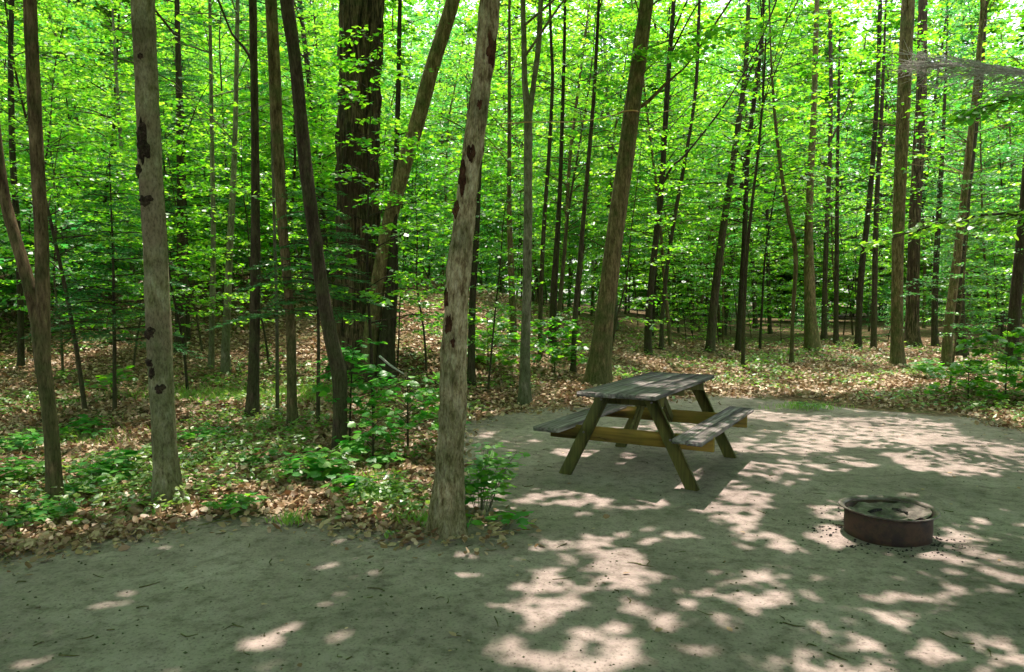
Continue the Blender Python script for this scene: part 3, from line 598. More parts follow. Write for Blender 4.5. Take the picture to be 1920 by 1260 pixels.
R_ = random.Random(12)
def free(x, y, d): return all((x - a) ** 2 + (y - c) ** 2 > d * d for a, c in MADE)
def scatter(protos, n, ymin, ymax, half, dmin, labels, cat, group, smin, smax, blocker=None):
    k = tries = 0
    while k < n and tries < n * 60:
        tries += 1; y = ymin + (ymax - ymin) * (R_.random() ** .85); x = R_.uniform(-half, half) * (y + 3)
        if not free(x, y, dmin) or (blocker and blocker(x, y)): continue
        side = 0 if x < -.12 * y else 1
        put(R_.choice(protos), x, y, R_.uniform(0, 6.28), R_.uniform(smin, smax), labels[side], cat, group[side]); k += 1
CLEAR = [(t['b'][0], t['b'][1], 120 if t['R0'] * F / t['b'][1] > 9 else 55) for t in NAMED if t['b'][1] > 5]
SUNNY = [hit(430, 748), hit(585, 742), hit(300, 745), hit(765, 620), hit(1700, 712), hit(60, 760)]
def near_block(x, y):
    """keep leafy crowns from hiding the trunks the photo shows clear, and off the sand"""
    if float(sdist(np.array([x]), np.array([y]))[0]) > -1.6: return True
    for q in SUNNY:
        if abs(x - q[0]) < 2.0 and -1.2 < y - q[1] < 5.0: return True
    for nx_, ny_, wpx in CLEAR:
        if y < ny_ and abs(x / y - nx_ / ny_) * F < wpx: return True
    return False
scatter(saplings, 125, 13.5, 32, .80, .9, ('slim leafy sapling among many on the left hillside', 'slim leafy sapling among many on the right of the wood'), 'sapling',
        ('leafy saplings on the left hillside', 'leafy saplings in the right of the wood'), .75, 1.15, near_block)
scatter(poles, 110, 17, 50, .80, 1.1, ('tall slender tree with light green leaves on the left hillside', 'tall slender tree with light green leaves on the right of the wood'), 'tree',
        ('tall slender trees on the left hillside', 'tall slender trees in the right of the wood'), .8, 1.15, near_block)
scatter(dense, 130, 34, 80, .85, 1.7, ('big leafy tree far back on the left of the forest', 'big leafy tree far back on the right of the forest'), 'tree',
        ('big leafy trees far back on the left', 'big leafy trees far back on the right'), .85, 1.25)
scatter(shrubby, 110, 16, 45, .80, .8, ('low leafy bush under the trees on the left hillside', 'low leafy bush under the trees on the right of the wood'), 'bush',
        ('low bushes on the left hillside', 'low bushes in the right of the wood'), .6, 1.1, near_block)
dark_saps = [proto_tree(500 + i, h, .04, .7, cr, 46, .10, 8, B_DARK, M_LEAF_DARK, 'sapling', dens=8) for i, (h, cr) in enumerate([(6.5, 1.8), (5, 1.6), (8, 2.0)])]
scatter(dark_saps, 34, 12.5, 28, .80, .7, ('dark leaved bushy sapling in the shade on the left hillside', 'dark leaved bushy sapling in the shade on the right of the wood'), 'sapling',
        ('dark leaved saplings on the left hillside', 'dark leaved saplings in the right of the wood'), .7, 1.1, lambda x, y: x > -.12 * y or near_block(x, y))
scatter(shrubby, 26, 12.5, 22, .75, .6, ('low leafy bush under the trees on the left hillside',) * 2, 'bush', ('low bushes on the left hillside',) * 2, 1.0, 1.5, lambda x, y: x > -.10 * y or near_block(x, y))
# trees beside and behind the viewer close the wood all round
for (x, y) in [(-14, -2), (-15, -12), (-7, -22), (5, -24), (16, -14), (18, -3), (17, 5), (-15, 6), (15, 11), (-14, 12)]:
    put(dense[int(abs(x)) % 3], x, y, x * 1.3, .95, 'big leafy tree around the clearing, outside the picture', 'tree', 'big leafy trees around the clearing outside the picture')

# the far-off wood that closes every view between the nearer trees
fw = MB(); ft = MB(); rg = np.random.default_rng(71); n = 230000
an = rg.uniform(-1.05, 1.05, n); rd = rg.uniform(84, 125, n); x = np.sin(an) * rd; y = np.cos(an) * rd; z = terrain(x, y) + 46 * rg.random(n)
kp = vnoise(x * .25, y * .25, z * .3, 72) > .34; x, y, z = x[kp], y[kp], z[kp]; n = len(x); az = rg.uniform(0, 6.283, n); LL = rg.uniform(.3, .75, n)
leaf_hex(fw, np.stack([x, y, z], 1), np.stack([np.cos(az), np.sin(az), rg.normal(-.2, .3, n)], 1), np.array([0, 0, 1.]) + rg.normal(0, .5, (n, 3)), LL, LL * .8)
tag(fw.build('distant_foliage', M_LEAF), 'green foliage of the far-off wood closing the view', 'distant wood', kind='stuff')

for (px, py, pi, sc, lab) in [(700, 790, 0, .78, 'thin young maple whose sprays cross the thick old trunk'), 
        (160, 770, 3, .62, 'young sapling between the forked tree and the scarred tree'), (915, 735, 2, .7, 'small sapling just right of the rough barked tree at the litter edge'),
        (352, 735, 0, .7, 'thin sapling right of the scarred trunk'), (118, 705, 2, .85, 'low branching sapling behind the fork of the forked tree'), (380, 662, 2, .9, 'low branching sapling on the bank beside the pale trunks'), (505, 688, 2, .8, 'low branching sapling between the mossy stem and the brown pole trunk'),
        (800, 700, 2, .8, 'low branching sapling on the bank left of the rough barked tree'), (745, 690, 2, .62, 'short sapling just right of the black trunk of the old tree'), (250, 690, 2, .8, 'low branching sapling left of the scarred trunk on the slope'), (1780, 735, 1, .45, 'little sapling before the mossy pair of trunks at right')]:
    p = hit(px, py); put(saplings[pi], p[0], p[1], px * .7, sc, lab, 'sapling', None)
# hemlocks
def hemlock(seed, h, cr, cb, nbr):
    rg = np.random.default_rng(seed); root = empty('hemlock', (0, 0, 0)); mb = MB(); lv = MB()
    tube(mb, [(0, 0, -.1), (.03, 0, h * .5), (0, .03, h)], [.035 * h / 4, .022 * h / 4, .006], 8, 20, .05, seed, .3); Bq, Dq, Nq, Lq_ = [], [], [], []
    for q in range(nbr):
        z = cb + (h - cb) * (q + rg.random()) / nbr; az = q * 2.4 + rg.normal(0, .3); u = (z - cb) / (h - cb); L = cr * (1.05 - .8 * u) * rg.uniform(.7, 1.1)
        d = np.array([math.cos(az), math.sin(az), .05]); p0 = np.array([0, 0, z]); p1 = p0 + d * L * .55; p2 = p0 + d * L; p2[2] -= .22 * L
        tube(mb, [p0, p1, p2], [.008 * L + .003, .006, .003], 4, 7); sd_ = np.array([-math.sin(az), math.cos(az), 0])
        nt_ = int(34 * L); tt = np.sort(rg.uniform(.12, 1, nt_))
        for i, t in enumerate(tt):
            o = (1 - t) ** 2 * p0 + 2 * t * (1 - t) * p1 + t * t * p2; s = 1 if i % 2 else -1; Lt = .34 * L * (1.1 - t) * rg.uniform(.6, 1.2) + .06
            td = unit(sd_ * s + d * .8 + rg.normal(0, .1, 3)); td[2] -= .12; nn = int(Lt / .011); k = np.linspace(.02, 1, nn)[:, None]
            B = o + td * Lt * k; side = unit(np.cross(td, [0, 0, 1])); sg = np.where(np.arange(nn) % 2, 1., -1.)[:, None]
            Bq.append(B); Dq.append(td * .5 + side * sg + rg.normal(0, .2, (nn, 3))); Nq.append(np.array([0, 0, 1.]) + rg.normal(0, .3, (nn, 3))); Lq_.append(rg.uniform(.034, .055, nn))
    B, D, N, LL = [np.concatenate(a) for a in (Bq, Dq, Nq, Lq_)]
    leaf_quads(lv, B, D, N, LL, LL * .32, .02)
    return root, mb.build('trunk', B_DARK, root, smooth=True), lv.build('crown', M_NEEDLE, root)
for k, (px, py, h, cr, cb, lab) in enumerate([(215, 770, 3.4, 1.3, .9, 'young hemlock with dark drooping needles between the forked and the scarred tree'),
        (596, 800, 3.0, 1.15, 1.35, 'young hemlock with dark flat boughs in front of the thick old tree'),
        (352, 640, 6.5, 1.5, 2.4, 'tall dark hemlock on the bank behind the scarred grey tree and the pale trunks')]):
    p = hit(px, py); pr = hemlock(50 + k, h, cr, cb, int(h * 11)); put(pr, p[0], p[1], k, 1, lab, 'hemlock', None)

# ------------------------------------------------------------------ near plants
def plant(px, py, label, n_st, hgt, spread, leaf, seed, mat=None, cat='plant', name='leafy_plant', tiers=2, lean=(0, 0), lobed=True, per=5):
    rg = np.random.default_rng(seed); p = hit(px, py); root = tag(empty(name, p), label, cat); st = MB(); lv = MB(); Ls = []
    for s in range(n_st):
        az = rg.uniform(0, 6.283); rad = spread * math.sqrt(rg.random()); h = hgt * rg.uniform(.55, 1.05) * (1 - .35 * rad / max(spread, .01))
        tip = np.array([math.cos(az) * rad + lean[0] * h, math.sin(az) * rad + lean[1] * h, h]); b0 = np.array([math.cos(az), math.sin(az), 0]) * rad * .25
        mid = b0 * .6 + tip * .45 + np.array([0, 0, .12 * h]); Q, _ = smooth_path([b0 + [0, 0, -.03], mid, tip], [1, 1, 1], 10); r = .0025 + .003 * h
        tube(st, Q, np.linspace(r, r * .4, 10), 5)
        for k in range(tiers):
            o = Q[-1 - 2 * k] if k < 4 else Q[3]
            m = per; a0 = rg.uniform(0, 6.28); aa = a0 + np.arange(m) * 6.283 / m + rg.normal(0, .25, m)
            D = np.stack([np.cos(aa), np.sin(aa), rg.uniform(-.35, .15, m)], 1); pet = leaf * rg.uniform(.3, .8, m)[:, None]
            B = o + D * pet; Ls.append((B, D, np.array([0, 0, 1.]) + rg.normal(0, .22, (m, 3)) + D * .2, leaf * rg.uniform(.65, 1.15, m)))
            for q in range(m): tube(st, [o, B[q]], [.0015, .001], 3)
    B, D, N, LL = [np.concatenate(a) for a in zip(*Ls)]
    (leaf_lobed if lobed else leaf_hex)(lv, B, D, N, LL, LL * (.95 if lobed else .62))
    st.build('stem', B_GREYG, root); lv.build('leaves', mat or M_PLANT, root); return root
def shrub(px, py, label, h, cr, leaf, seed, nbr=22, mat=None, cb=.25, lean=(0, 0), lobed=True, name='shrub'):
    rg = np.random.default_rng(seed); p = hit(px, py); root = tag(empty(name, p), label, 'shrub'); st = MB(); lv = MB(); Lq = []
    P = np.array([[0, 0, -.05], [lean[0] * h * .4, lean[1] * h * .4, h * .5], [lean[0] * h, lean[1] * h, h]]); tube(st, P, [.014, .01, .004], 7, 16, .05); Q, _ = smooth_path(P, [1, 1, 1], 40)
    for q in range(nbr):
        u = (q + rg.random()) / nbr; z = h * (cb + (1 - cb) * u); j = int(np.abs(Q[:, 2] - z).argmin()); az = q * 2.4 + rg.normal(0, .4); L = cr * (1.05 - .6 * u) * rg.uniform(.6, 1.1)
        d = np.array([math.cos(az), math.sin(az), .25]); p0 = Q[j]; p2 = p0 + d * L - np.array([0, 0, .12 * L]); tube(st, [p0, p0 + d * L * .5 + [0, 0, .04], p2], [.005, .004, .002], 4, 6)
        ns = int(9 * L) + 2; O = p0 + (p2 - p0) * rg.uniform(.35, 1.0, ns)[:, None]
        td = unit(d)[None] * .8 + np.stack([-np.sin(az) * np.ones(ns), np.cos(az) * np.ones(ns), np.zeros(ns)], 1) * rg.choice([-1, 1], ns)[:, None] * rg.uniform(.2, 1.2, (ns, 1)); td[:, 2] *= .2
        Lq.append(twig_leaves(rg, O, td, rg.uniform(.08, .25, ns), 4, leaf, .28))
    B, D, N, LL = [np.concatenate(a) for a in zip(*Lq)]
    (leaf_lobed if lobed else leaf_hex)(lv, B, D, N, LL, LL * (.95 if lobed else .6)); st.build('stem', B_DARK, root, smooth=True); lv.build('leaves', mat or M_PLANT, root); return root
shrub(655, 835, 'leafy maple shrub with dark stem in front of the thick old tree', 1.1, .45, .095, 1, 17, None, .4, (.05, 0))
shrub(765, 850, 'broad bushy shrub close behind the left side of the rough barked tree', .8, .55, .085, 2, 18, None, .3)
shrub(700, 872, 'low dark green shrub between the two taller shrubs', .42, .4, .09, 3, 10)
plant(590, 905, 'low bright green seedling clump with broad leaves at the litter edge', 9, .30, .30, .13, 4, tiers=2)
plant(715, 935, 'yellow green tuft in the sunlit litter left of the rough barked tree', 14, .24, .20, .07, 5, mat=M_LEAF, tiers=2, lobed=False, name='yellow_green_plant')
plant(655, 925, 'small green plant between the bright seedling clump and the yellow green tuft', 6, .2, .16, .09, 6)
plant(905, 955, 'bright leafy sprout growing on the right side of the rough barked trunk', 14, .58, .26, .075, 7, mat=M_LEAF, tiers=3, lean=(.16, 0))
plant(862, 960, 'dark green leaves against the foot of the rough barked trunk', 4, .33, .12, .08, 8, tiers=3)
plant(945, 990, 'low spray of leaves spreading from the right of the rough barked trunk', 4, .12, .22, .10, 9, tiers=1)
plant(95, 975, 'low green plants at the foot of the forked tree', 8, .16, .3, .09, 10)
plant(170, 930, 'small green plant between the forked tree and the scarred tree', 6, .22, .22, .09, 11)
plant(195, 905, 'taller seedling with broad leaves left of the scarred tree', 6, .36, .22, .12, 12)
plant(435, 965, 'small dark green plant right of the scarred grey tree at the sand edge', 7, .2, .2, .08, 13)
plant(40, 905, 'leafy plant in the litter left of the forked tree', 7, .26, .24, .10, 14)
plant(375, 830, 'green seedlings just right of the scarred grey trunk', 8, .24, .35, .10, 15)
plant(490, 870, 'little seedling in the brown litter left of the bright seedling clump', 4, .18, .15, .09, 16)
plant(215, 745, 'light green seedling further back left of the scarred trunk', 7, .5, .35, .14, 17, mat=M_LEAF)
plant(30, 850, 'green seedling near the left edge behind the forked tree', 7, .3, .35, .11, 18)
plant(150, 820, 'green seedling right behind the forked tree', 6, .3, .3, .11, 19)
plant(1752, 712, 'bright yellow green seedling glowing at the foot of the right trunks', 8, .5, .28, .16, 20, mat=M_LEAF)
plant(1512, 765, 'yellow green tuft at the back edge of the sand', 9, .12, .3, .08, 21, mat=M_LEAF, tiers=1, lobed=False)
shrub(1815, 752, 'dark green bush low at the right forest edge', .6, .55, .10, 22, 18, M_LEAF_DARK, .1)
shrub(1885, 745, 'dark bush at the right edge in front of the last trunk', 1.1, .8, .12, 23, 24, M_LEAF_DARK, .1)
shrub(1040, 700, 'light green shrub between the split trunk and the grey leaning trunk', 1.0, .7, .11, 24, 24, M_LEAF, .15)
shrub(915, 700, 'light green shrub just right of the rough barked tree in the back', 1.0, .8, .12, 25, 24, M_LEAF, .15)
#shrub(1345, 690, 'green bush behind the far end of the picnic table', .9, .8, .12, 26, 24, M_LEAF_DARK, .1)

#shrub(1560, 700, 'small bush at the back edge right of the crooked stem', .7, .7, .12, 28, 20, M_LEAF_DARK, .1)


# ------------------------------------------------------------------ forest floor: litter, ground cover, grass, twigs
def scatter_pts(n, seed, dmin=-.05, ymin=3.2, ymax=26, power=1.7, edge=.18):
    rg = np.random.default_rng(seed); out = []; c = 0
    while c < n:
        m = n * 3; u = rg.random(m); y = (ymin ** (1 - power) + u * (ymax ** (1 - power) - ymin ** (1 - power))) ** (1 / (1 - power)) if power != 1 else ymin * (ymax / ymin) ** u
        x = rg.uniform(-.82, .82, m) * y; s = sdist(x, y) + edge * rg.normal(0, 1, m) + .5 * (vnoise(x * 1.3, y * 1.3, 0, 31) - .5)
        k = s < -dmin; k &= rg.random(m) < .35 + .9 * vnoise(x * .9, y * .9, 0, seed); pts = np.stack([x[k], y[k]], 1); out.append(pts); c += len(pts)
    P = np.concatenate(out)[:n]; return np.column_stack([P, terrain(P[:, 0], P[:, 1])]), rg
lit_mb = MB(); P, rg = scatter_pts(150000, 41, power=1.25); n = len(P); az = rg.uniform(0, 6.283, n)
D = np.stack([np.cos(az), np.sin(az), rg.normal(0, .38, n)], 1); N = np.array([0, 0, 1.]) + rg.normal(0, .55, (n, 3)); LL = (.018 + .045 * rg.random(n) ** 1.6) * (1 + .05 * P[:, 1])
P[:, 2] += rg.uniform(.003, .035, n); leaf_hex(lit_mb, P, D, N, LL, LL * .7, -.12)
rg2 = np.random.default_rng(77)      # stray leaves on the sand
sx, sy = rg2.uniform(-5, 7, 2400), rg2.uniform(2.2, 11, 2400); s = sdist(sx, sy); k = (s > 0) & (rg2.random(2400) < np.where(s < .6, .8, .14) + .5 * (sy > 8.3)); m = k.sum()
Pz = np.stack([sx[k], sy[k], terrain(sx[k], sy[k]) + .006], 1); az = rg2.uniform(0, 6.28, m); LL = rg2.uniform(.014, .05, m)
leaf_hex(lit_mb, Pz, np.stack([np.cos(az), np.sin(az), rg2.normal(0, .1, m)], 1), np.array([0, 0, 1.]) + rg2.normal(0, .15, (m, 3)), LL, LL * .65, -.1)
cr = centre[1]; m = 200; a_ = rg2.uniform(0, 6.28, m); r_ = np.abs(rg2.normal(0, .22, m)) + .12; cx_, cy_ = cr[0] + .12 + np.cos(a_) * r_ * 1.3, cr[1] + np.sin(a_) * r_
LL = rg2.uniform(.035, .07, m); leaf_hex(lit_mb, np.stack([cx_, cy_, terrain(cx_, cy_) + rg2.uniform(.005, .04, m)], 1), np.stack([np.cos(a_), np.sin(a_), rg2.normal(0, .3, m)], 1), np.array([0, 0, 1.]) + rg2.normal(0, .4, (m, 3)), LL, LL * .65, -.1)
tag(lit_mb.build('leaf_litter', M_LITTER), 'brown and tan dead leaves lying over the forest floor', 'leaf litter', kind='stuff')

gc = MB(); P, rg = scatter_pts(13000, 43, dmin=.05, power=1.0, ymin=4); P = P[vnoise(P[:, 0] * 1.1, P[:, 1] * 1.1, 0, 43) > .50]; n = len(P); hh = rg.uniform(.04, .2, n)
for q in range(5):
    az = rg.uniform(0, 6.283, n); D = np.stack([np.cos(az), np.sin(az), rg.normal(-.1, .2, n)], 1); LL = rg.uniform(.018, .055, n) * (1 + .06 * P[:, 1])
    B = P + D * [1, 1, 0] * LL[:, None] * .3; B[:, 2] += hh * rg.uniform(.6, 1, n); leaf_hex(gc, B, D, np.array([0, 0, 1.]) + rg.normal(0, .25, (n, 3)), LL, LL * .6)
tag(gc.build('ground_cover', M_COVER), 'small green seedlings scattered through the leaf litter', 'ground cover', kind='stuff')

gr = MB(); rg = np.random.default_rng(44); spots = [(430, 745, 1.6, .5, 2600), (590, 735, .7, .5, 900), (520, 745, 1.0, .5, 800), (720, 938, .22, .15, 260), (800, 985, .22, .10, 200), (545, 985, .12, .08, 80), (1512, 768, .5, .2, 260), (150, 830, .8, .6, 500), (700, 900, .3, .2, 100)]
for (px, py, rx, ry, m) in spots:
    c = hit(px, py); x = c[0] + rg.normal(0, rx * .5, m); y = c[1] + rg.normal(0, ry * .5, m); az = rg.uniform(0, 6.283, m); h = rg.uniform(.05, .13, m)
    D = np.stack([np.cos(az) * .5, np.sin(az) * .5, np.ones(m)], 1); N = np.stack([np.sin(az), -np.cos(az), rg.normal(0, .4, m)], 1)
    leaf_quads(gr, np.stack([x, y, terrain(x, y)], 1), D, N, h, h * 0 + .008, .15)
tag(gr.build('grass', M_GRASS), 'short bright grass in the sunny spots of the forest floor', 'grass', kind='stuff')

tw = MB(); rg = np.random.default_rng(45)
for k in range(560):
    y = 3.0 * (12 / 3.0) ** rg.random(); x = rg.uniform(-.75, .75) * y; s = float(sdist(np.array([x]), np.array([y]))[0])
    if s > .3 and rg.random() < .72: continue
    L = rg.uniform(.03, .10) if s > 0 else rg.uniform(.1, .5); az = rg.uniform(0, 6.28); e = np.array([math.cos(az), math.sin(az)]) * L
    pts = [np.array([x + e[0] * t + rg.normal(0, .01), y + e[1] * t + rg.normal(0, .01)]) for t in (0, .5, 1)]
    r = rg.uniform(.002, .004) if s > 0 else rg.uniform(.003, .008); tube(tw, [[q[0], q[1], H0(q[0], q[1]) + r * .8 + .002 + (.02 if s < 0 else 0)] for q in pts], [r, r, r * .5], 5, 6)
tag(tw.build('twigs', B_BROWN), 'small twigs and bits of bark strewn on sand and litter', 'twigs', kind='stuff')
st = MB(); rg = np.random.default_rng(46)
ico = np.array([(1, 0, 0), (-1, 0, 0), (0, 1, 0), (0, -1, 0), (0, 0, 1), (0, 0, -1)], float); fi = np.array([(0, 2, 4), (2, 1, 4), (1, 3, 4), (3, 0, 4), (2, 0, 5), (1, 2, 5), (3, 1, 5), (0, 3, 5)])
for k in range(1700):
    y = 2.2 * (9 / 2.2) ** rg.random(); x = rg.uniform(-.8, .8) * y
    if float(sdist(np.array([x]), np.array([y]))[0]) < 0: continue
    r = rg.uniform(.003, .009); st.add(ico * (r * rg.uniform(.6, 1.4, 3)) * [1, 1, .7] + [x, y, H0(x, y) + r * .2], fi)
tag(st.build('pebbles', B_GREYG), 'tiny pebbles and crumbs lying on the packed sand', 'pebbles', kind='stuff')

# fallen sticks
def stick(pts, r, label, name='fallen_branch', mat=B_DEAD, lift=.02):
    W = []
    for (px, py, z) in pts: p = hit(px, py); W.append([p[0], p[1], H0(p[0], p[1]) + z + lift])
    W = np.array(W); b = W[0].copy(); mb = MB(); tube(mb, W - b, r, 8, 24, .12, 3); return tag(mb.build(name, mat, loc=b, smooth=True), label, 'branch')
stick([(192, 990, .0), (235, 983, .01), (272, 972, .0)], [.012, .010, .005], 'pale fallen stick at the sand edge below the scarred tree')
def up_stick(A, B_, Yb, r, label):
    a, c = at(*A, Yb), at(*B_, Yb - .3); mb = MB(); tube(mb, [np.zeros(3), (c - a) * .5 + [0, 0, -.015], c - a], r, 8, 16, .1, 5); return tag(mb.build('broken_branch', B_DEAD, loc=a, smooth=True), label, 'branch')
up_stick((712, 668), (756, 700), 8.6, [.014, .012, .008], 'pale broken branch poking through the shrub by the thick old tree')

# dead grey bough and leafy bough reaching in from the right
def bough(name, label, base, tip, mat_b, seed, leaf=None, mat_l=None, fine=True, cat='branch', L2=.35, nt_=34):
    rg = np.random.default_rng(seed); mb = MB(); lv = MB(); b = np.array(base); d = np.array(tip) - b; L = np.linalg.norm(d); Lq = []
    Q, Rr = smooth_path([np.zeros(3), d * .5 + [0, 0, .06 * L], d], [.02, .012, .004], 30); tube(mb, Q, Rr, 7)
    for k in range(nt_):
        u = rg.uniform(.08, 1); o = Q[int(u * 29)]; s = rg.choice([-1, 1]); side = unit(np.cross(d, [0, 0, 1])) * s; td = unit(unit(d) * .7 + side * rg.uniform(.3, 1) + rg.normal(0, .12, 3)); l = L2 * (1.15 - .6 * u) * rg.uniform(.6, 1.3)
        e = o + td * l; e[2] -= .12 * l; tube(mb, [o, (o + e) / 2 + [0, 0, .01], e], [.004, .003, .0012], 4, 6)
        if leaf: Lq.append(twig_leaves(rg, o[None], td[None], np.array([l]), 8, leaf, .3))
        else:
            for q in range(11):
                t = rg.uniform(.15, 1); o2 = o + (e - o) * t; f = o2 + unit(td + rg.normal(0, .7, 3) * [1, 1, .5]) * rg.uniform(.05, .16); tube(mb, [o2, f], [.0026, .0012], 3)
    root = tag(empty(name, b), label, cat); mb.build('wood', mat_b, root)
    if leaf:
        B, D, N, LL = [np.concatenate(a) for a in zip(*Lq)]; leaf_hex(lv, B, D, N, LL, LL * .75); lv.build('leaves', mat_l, root)
    return root
bough('dead_bough', 'dead grey twiggy bough reaching in from the upper right edge', at(2040, 165, 5.0), at(1735, 125, 5.8), B_DEAD, 61, L2=.62, nt_=75)
bough('leafy_bough', 'sunlit pale leafy bough reaching in from the right edge at mid height', at(2060, 395, 7.0), at(1640, 455, 8.6), B_DARK, 62, .085, M_LEAF, L2=.55, nt_=40)
bough('leafy_bough', 'leafy bough hanging below the dead grey bough at the right edge', at(2050, 170, 8.6), at(1800, 215, 9.5), B_DARK, 63, .10, M_LEAF, L2=.6, nt_=36)

# cord tied between trunks
def cord():
    A = at(990, 229, split_y - .1); tt = table_tree; Yb = tt[2]; c1 = at(1178, 214, Yb); r = 17 * Yb / F
    m = MB(); p0 = at(940, 232, split_y - .12)
    tube(m, [p0 - c1, A - c1, (A + c1) / 2 - c1 + [0, 0, -.05], [-r, -.02, 0]], [.008] * 4, 5, 30)
    a = np.linspace(math.pi, 2 * math.pi, 14); tube(m, np.stack([np.cos(a) * (r + .012), np.sin(a) * (r + .012), np.linspace(0, .03, 14)], 1), [.014] * 14, 6)
    e = at(1262, 207, Yb + .6) - c1; tube(m, [[r, -.02, .03], e * .5 + [0, 0, -.01], e], [.008] * 3, 5, 20)
    mm, t, out, N, Lk = newmat('orange_cord'); b = N('ShaderNodeBsdfPrincipled'); n = N('ShaderNodeTexNoise'); n.inputs['Scale'].default_value = 40
    rr = rampn(t, [(.3, (.32, .17, .05)), (.7, (.5, .30, .10))]); Lk(n.outputs[0], rr.inputs[0]); Lk(rr.outputs[0], b.inputs['Base Color']); Lk(b.outputs[0], out.inputs[0])
    tag(m.build('tied_cord', mm, loc=c1), 'thin orange cord tied high round the grey leaning trunk', 'cord')
split_y = [t for t in NAMED if t['root'].name.startswith('split_trunk')][0]['b'][1]
cord()

# ------------------------------------------------------------------ picnic table
def box(mb, c, half, R=None, bev=.004):
    """bevelled box, centre c, half sizes, rotation matrix R (3x3, columns = local axes)"""
    hx, hy, hz = half; b = min(bev, hx * .4, hy * .4, hz * .4)
    V = []; 
    for sx in (-1, 1):
        for sy in (-1, 1):
            for sz in (-1, 1):
                V += [(sx * hx, sy * (hy - b), sz * (hz - b)), (sx * (hx - b), sy * hy, sz * (hz - b)), (sx * (hx - b), sy * (hy - b), sz * hz)]
    V = np.array(V); idx = lambda sx, sy, sz, k: ((sx > 0) * 4 + (sy > 0) * 2 + (sz > 0)) * 3 + k
    Q, T3 = [], []
    for s in (-1, 1):
        Q += [[idx(s, -1, -1, 0), idx(s, 1, -1, 0), idx(s, 1, 1, 0), idx(s, -1, 1, 0)], [idx(-1, s, -1, 1), idx(1, s, -1, 1), idx(1, s, 1, 1), idx(-1, s, 1, 1)], [idx(-1, -1, s, 2), idx(1, -1, s, 2), idx(1, 1, s, 2), idx(-1, 1, s, 2)]]
        for u in (-1, 1):
            Q += [[idx(-1, s, u, 1), idx(1, s, u, 1), idx(1, s, u, 2), idx(-1, s, u, 2)], [idx(s, -1, u, 0), idx(s, 1, u, 0), idx(s, 1, u, 2), idx(s, -1, u, 2)], [idx(s, u, -1, 0), idx(s, u, 1, 0), idx(s, u, 1, 1), idx(s, u, -1, 1)]]
            for w_ in (-1, 1): T3.append([idx(s, u, w_, 0), idx(s, u, w_, 1), idx(s, u, w_, 2)])
    if R is not None: V = V @ np.asarray(R).T
    V = V + np.asarray(c); n0 = mb.n; mb.add(V, Q); mb.f.append(np.array(T3) + n0)
def member(mb, a, b, wdt, thk, side):
    """board from a to b; wdt along (perp to side), thk along side"""
    a, b = np.array(a, float), np.array(b, float); d = b - a; L = np.linalg.norm(d); z = d / L; x = unit(side); y = np.cross(z, x); y = unit(y); x = np.cross(y, z)
    box(mb, (a + b) / 2, (thk / 2, wdt / 2, L / 2), np.stack([x, y, z], 1))
TX, TY, TA = 1.319, 6.824, math.radians(28.9)
root = tag(empty('picnic_table', (TX, TY, H0(TX, TY) - .005), -TA), 'weathered wooden picnic table with attached benches standing on the sand', 'picnic table')
LT, WT, ZT = 1.97, .68, .79; rgt = np.random.default_rng(9)
mb = MB(); npl = 4; pw = WT / npl
for k in range(npl):
    box(mb, (-WT / 2 + pw * (k + .5), rgt.normal(0, .012), ZT - .019 + rgt.normal(0, .0022)), (pw / 2 - .0012, LT / 2, .019))
mb.build('table_top', W_TOP, root)
for s in (-1, 1):
    mb = MB()
    for k in range(2): box(mb, (s * (.733 - .062 - k * .124), rgt.normal(0, .008), .469 - .019), (.0608, 2.05 / 2, .019))
    mb.build('bench', W_TOP, root)
ls = .70
for e in (-1, 1):
    for s in (-1, 1):
        mb = MB(); member(mb, (s * .20, e * ls, ZT - .04), (s * .585, e * ls, -.015), .108, .038, (0, 1, 0)); mb.build('leg', W_LEG, root)
    o = e * (ls + (-.045 if e < 0 else .045) * 1.0 * e * e)
    mb = MB(); box(mb, (0, e * (ls - .041), .385), (.735, .019, .062)); mb.build('support_beam', W_BEAM, root)
    mb = MB(); box(mb, (0, e * (ls - .041), ZT - .085), (.31, .019, .045)); mb.build('top_cleat', W_LEG, root)
    mb = MB(); member(mb, (0, e * .16, ZT - .045), (0, e * (ls - .09), .36), .085, .036, (1, 0, 0)); mb.build('brace', W_LEG, root)
mb = MB(); box(mb, (0, 0, ZT - .075), (.30, .019, .035)); mb.build('top_cleat', W_LEG, root)
bm_, t_, o_, N_, L_ = newmat('bolt_steel'); pb = N_('ShaderNodeBsdfPrincipled'); pb.inputs['Base Color'].default_value = (.15, .14, .13, 1); pb.inputs['Metallic'].default_value = .8; pb.inputs['Roughness'].default_value = .55; L_(pb.outputs[0], o_.inputs[0])
for s in (-1, 1):
    for z, xx in ((.40, s * .39), (ZT - .09, s * .225)):
        mb = MB(); tube(mb, [(xx, -ls - .017, z), (xx, -ls - .03, z)], [.011, .010], 8); mb.build('bolt', bm_, root)

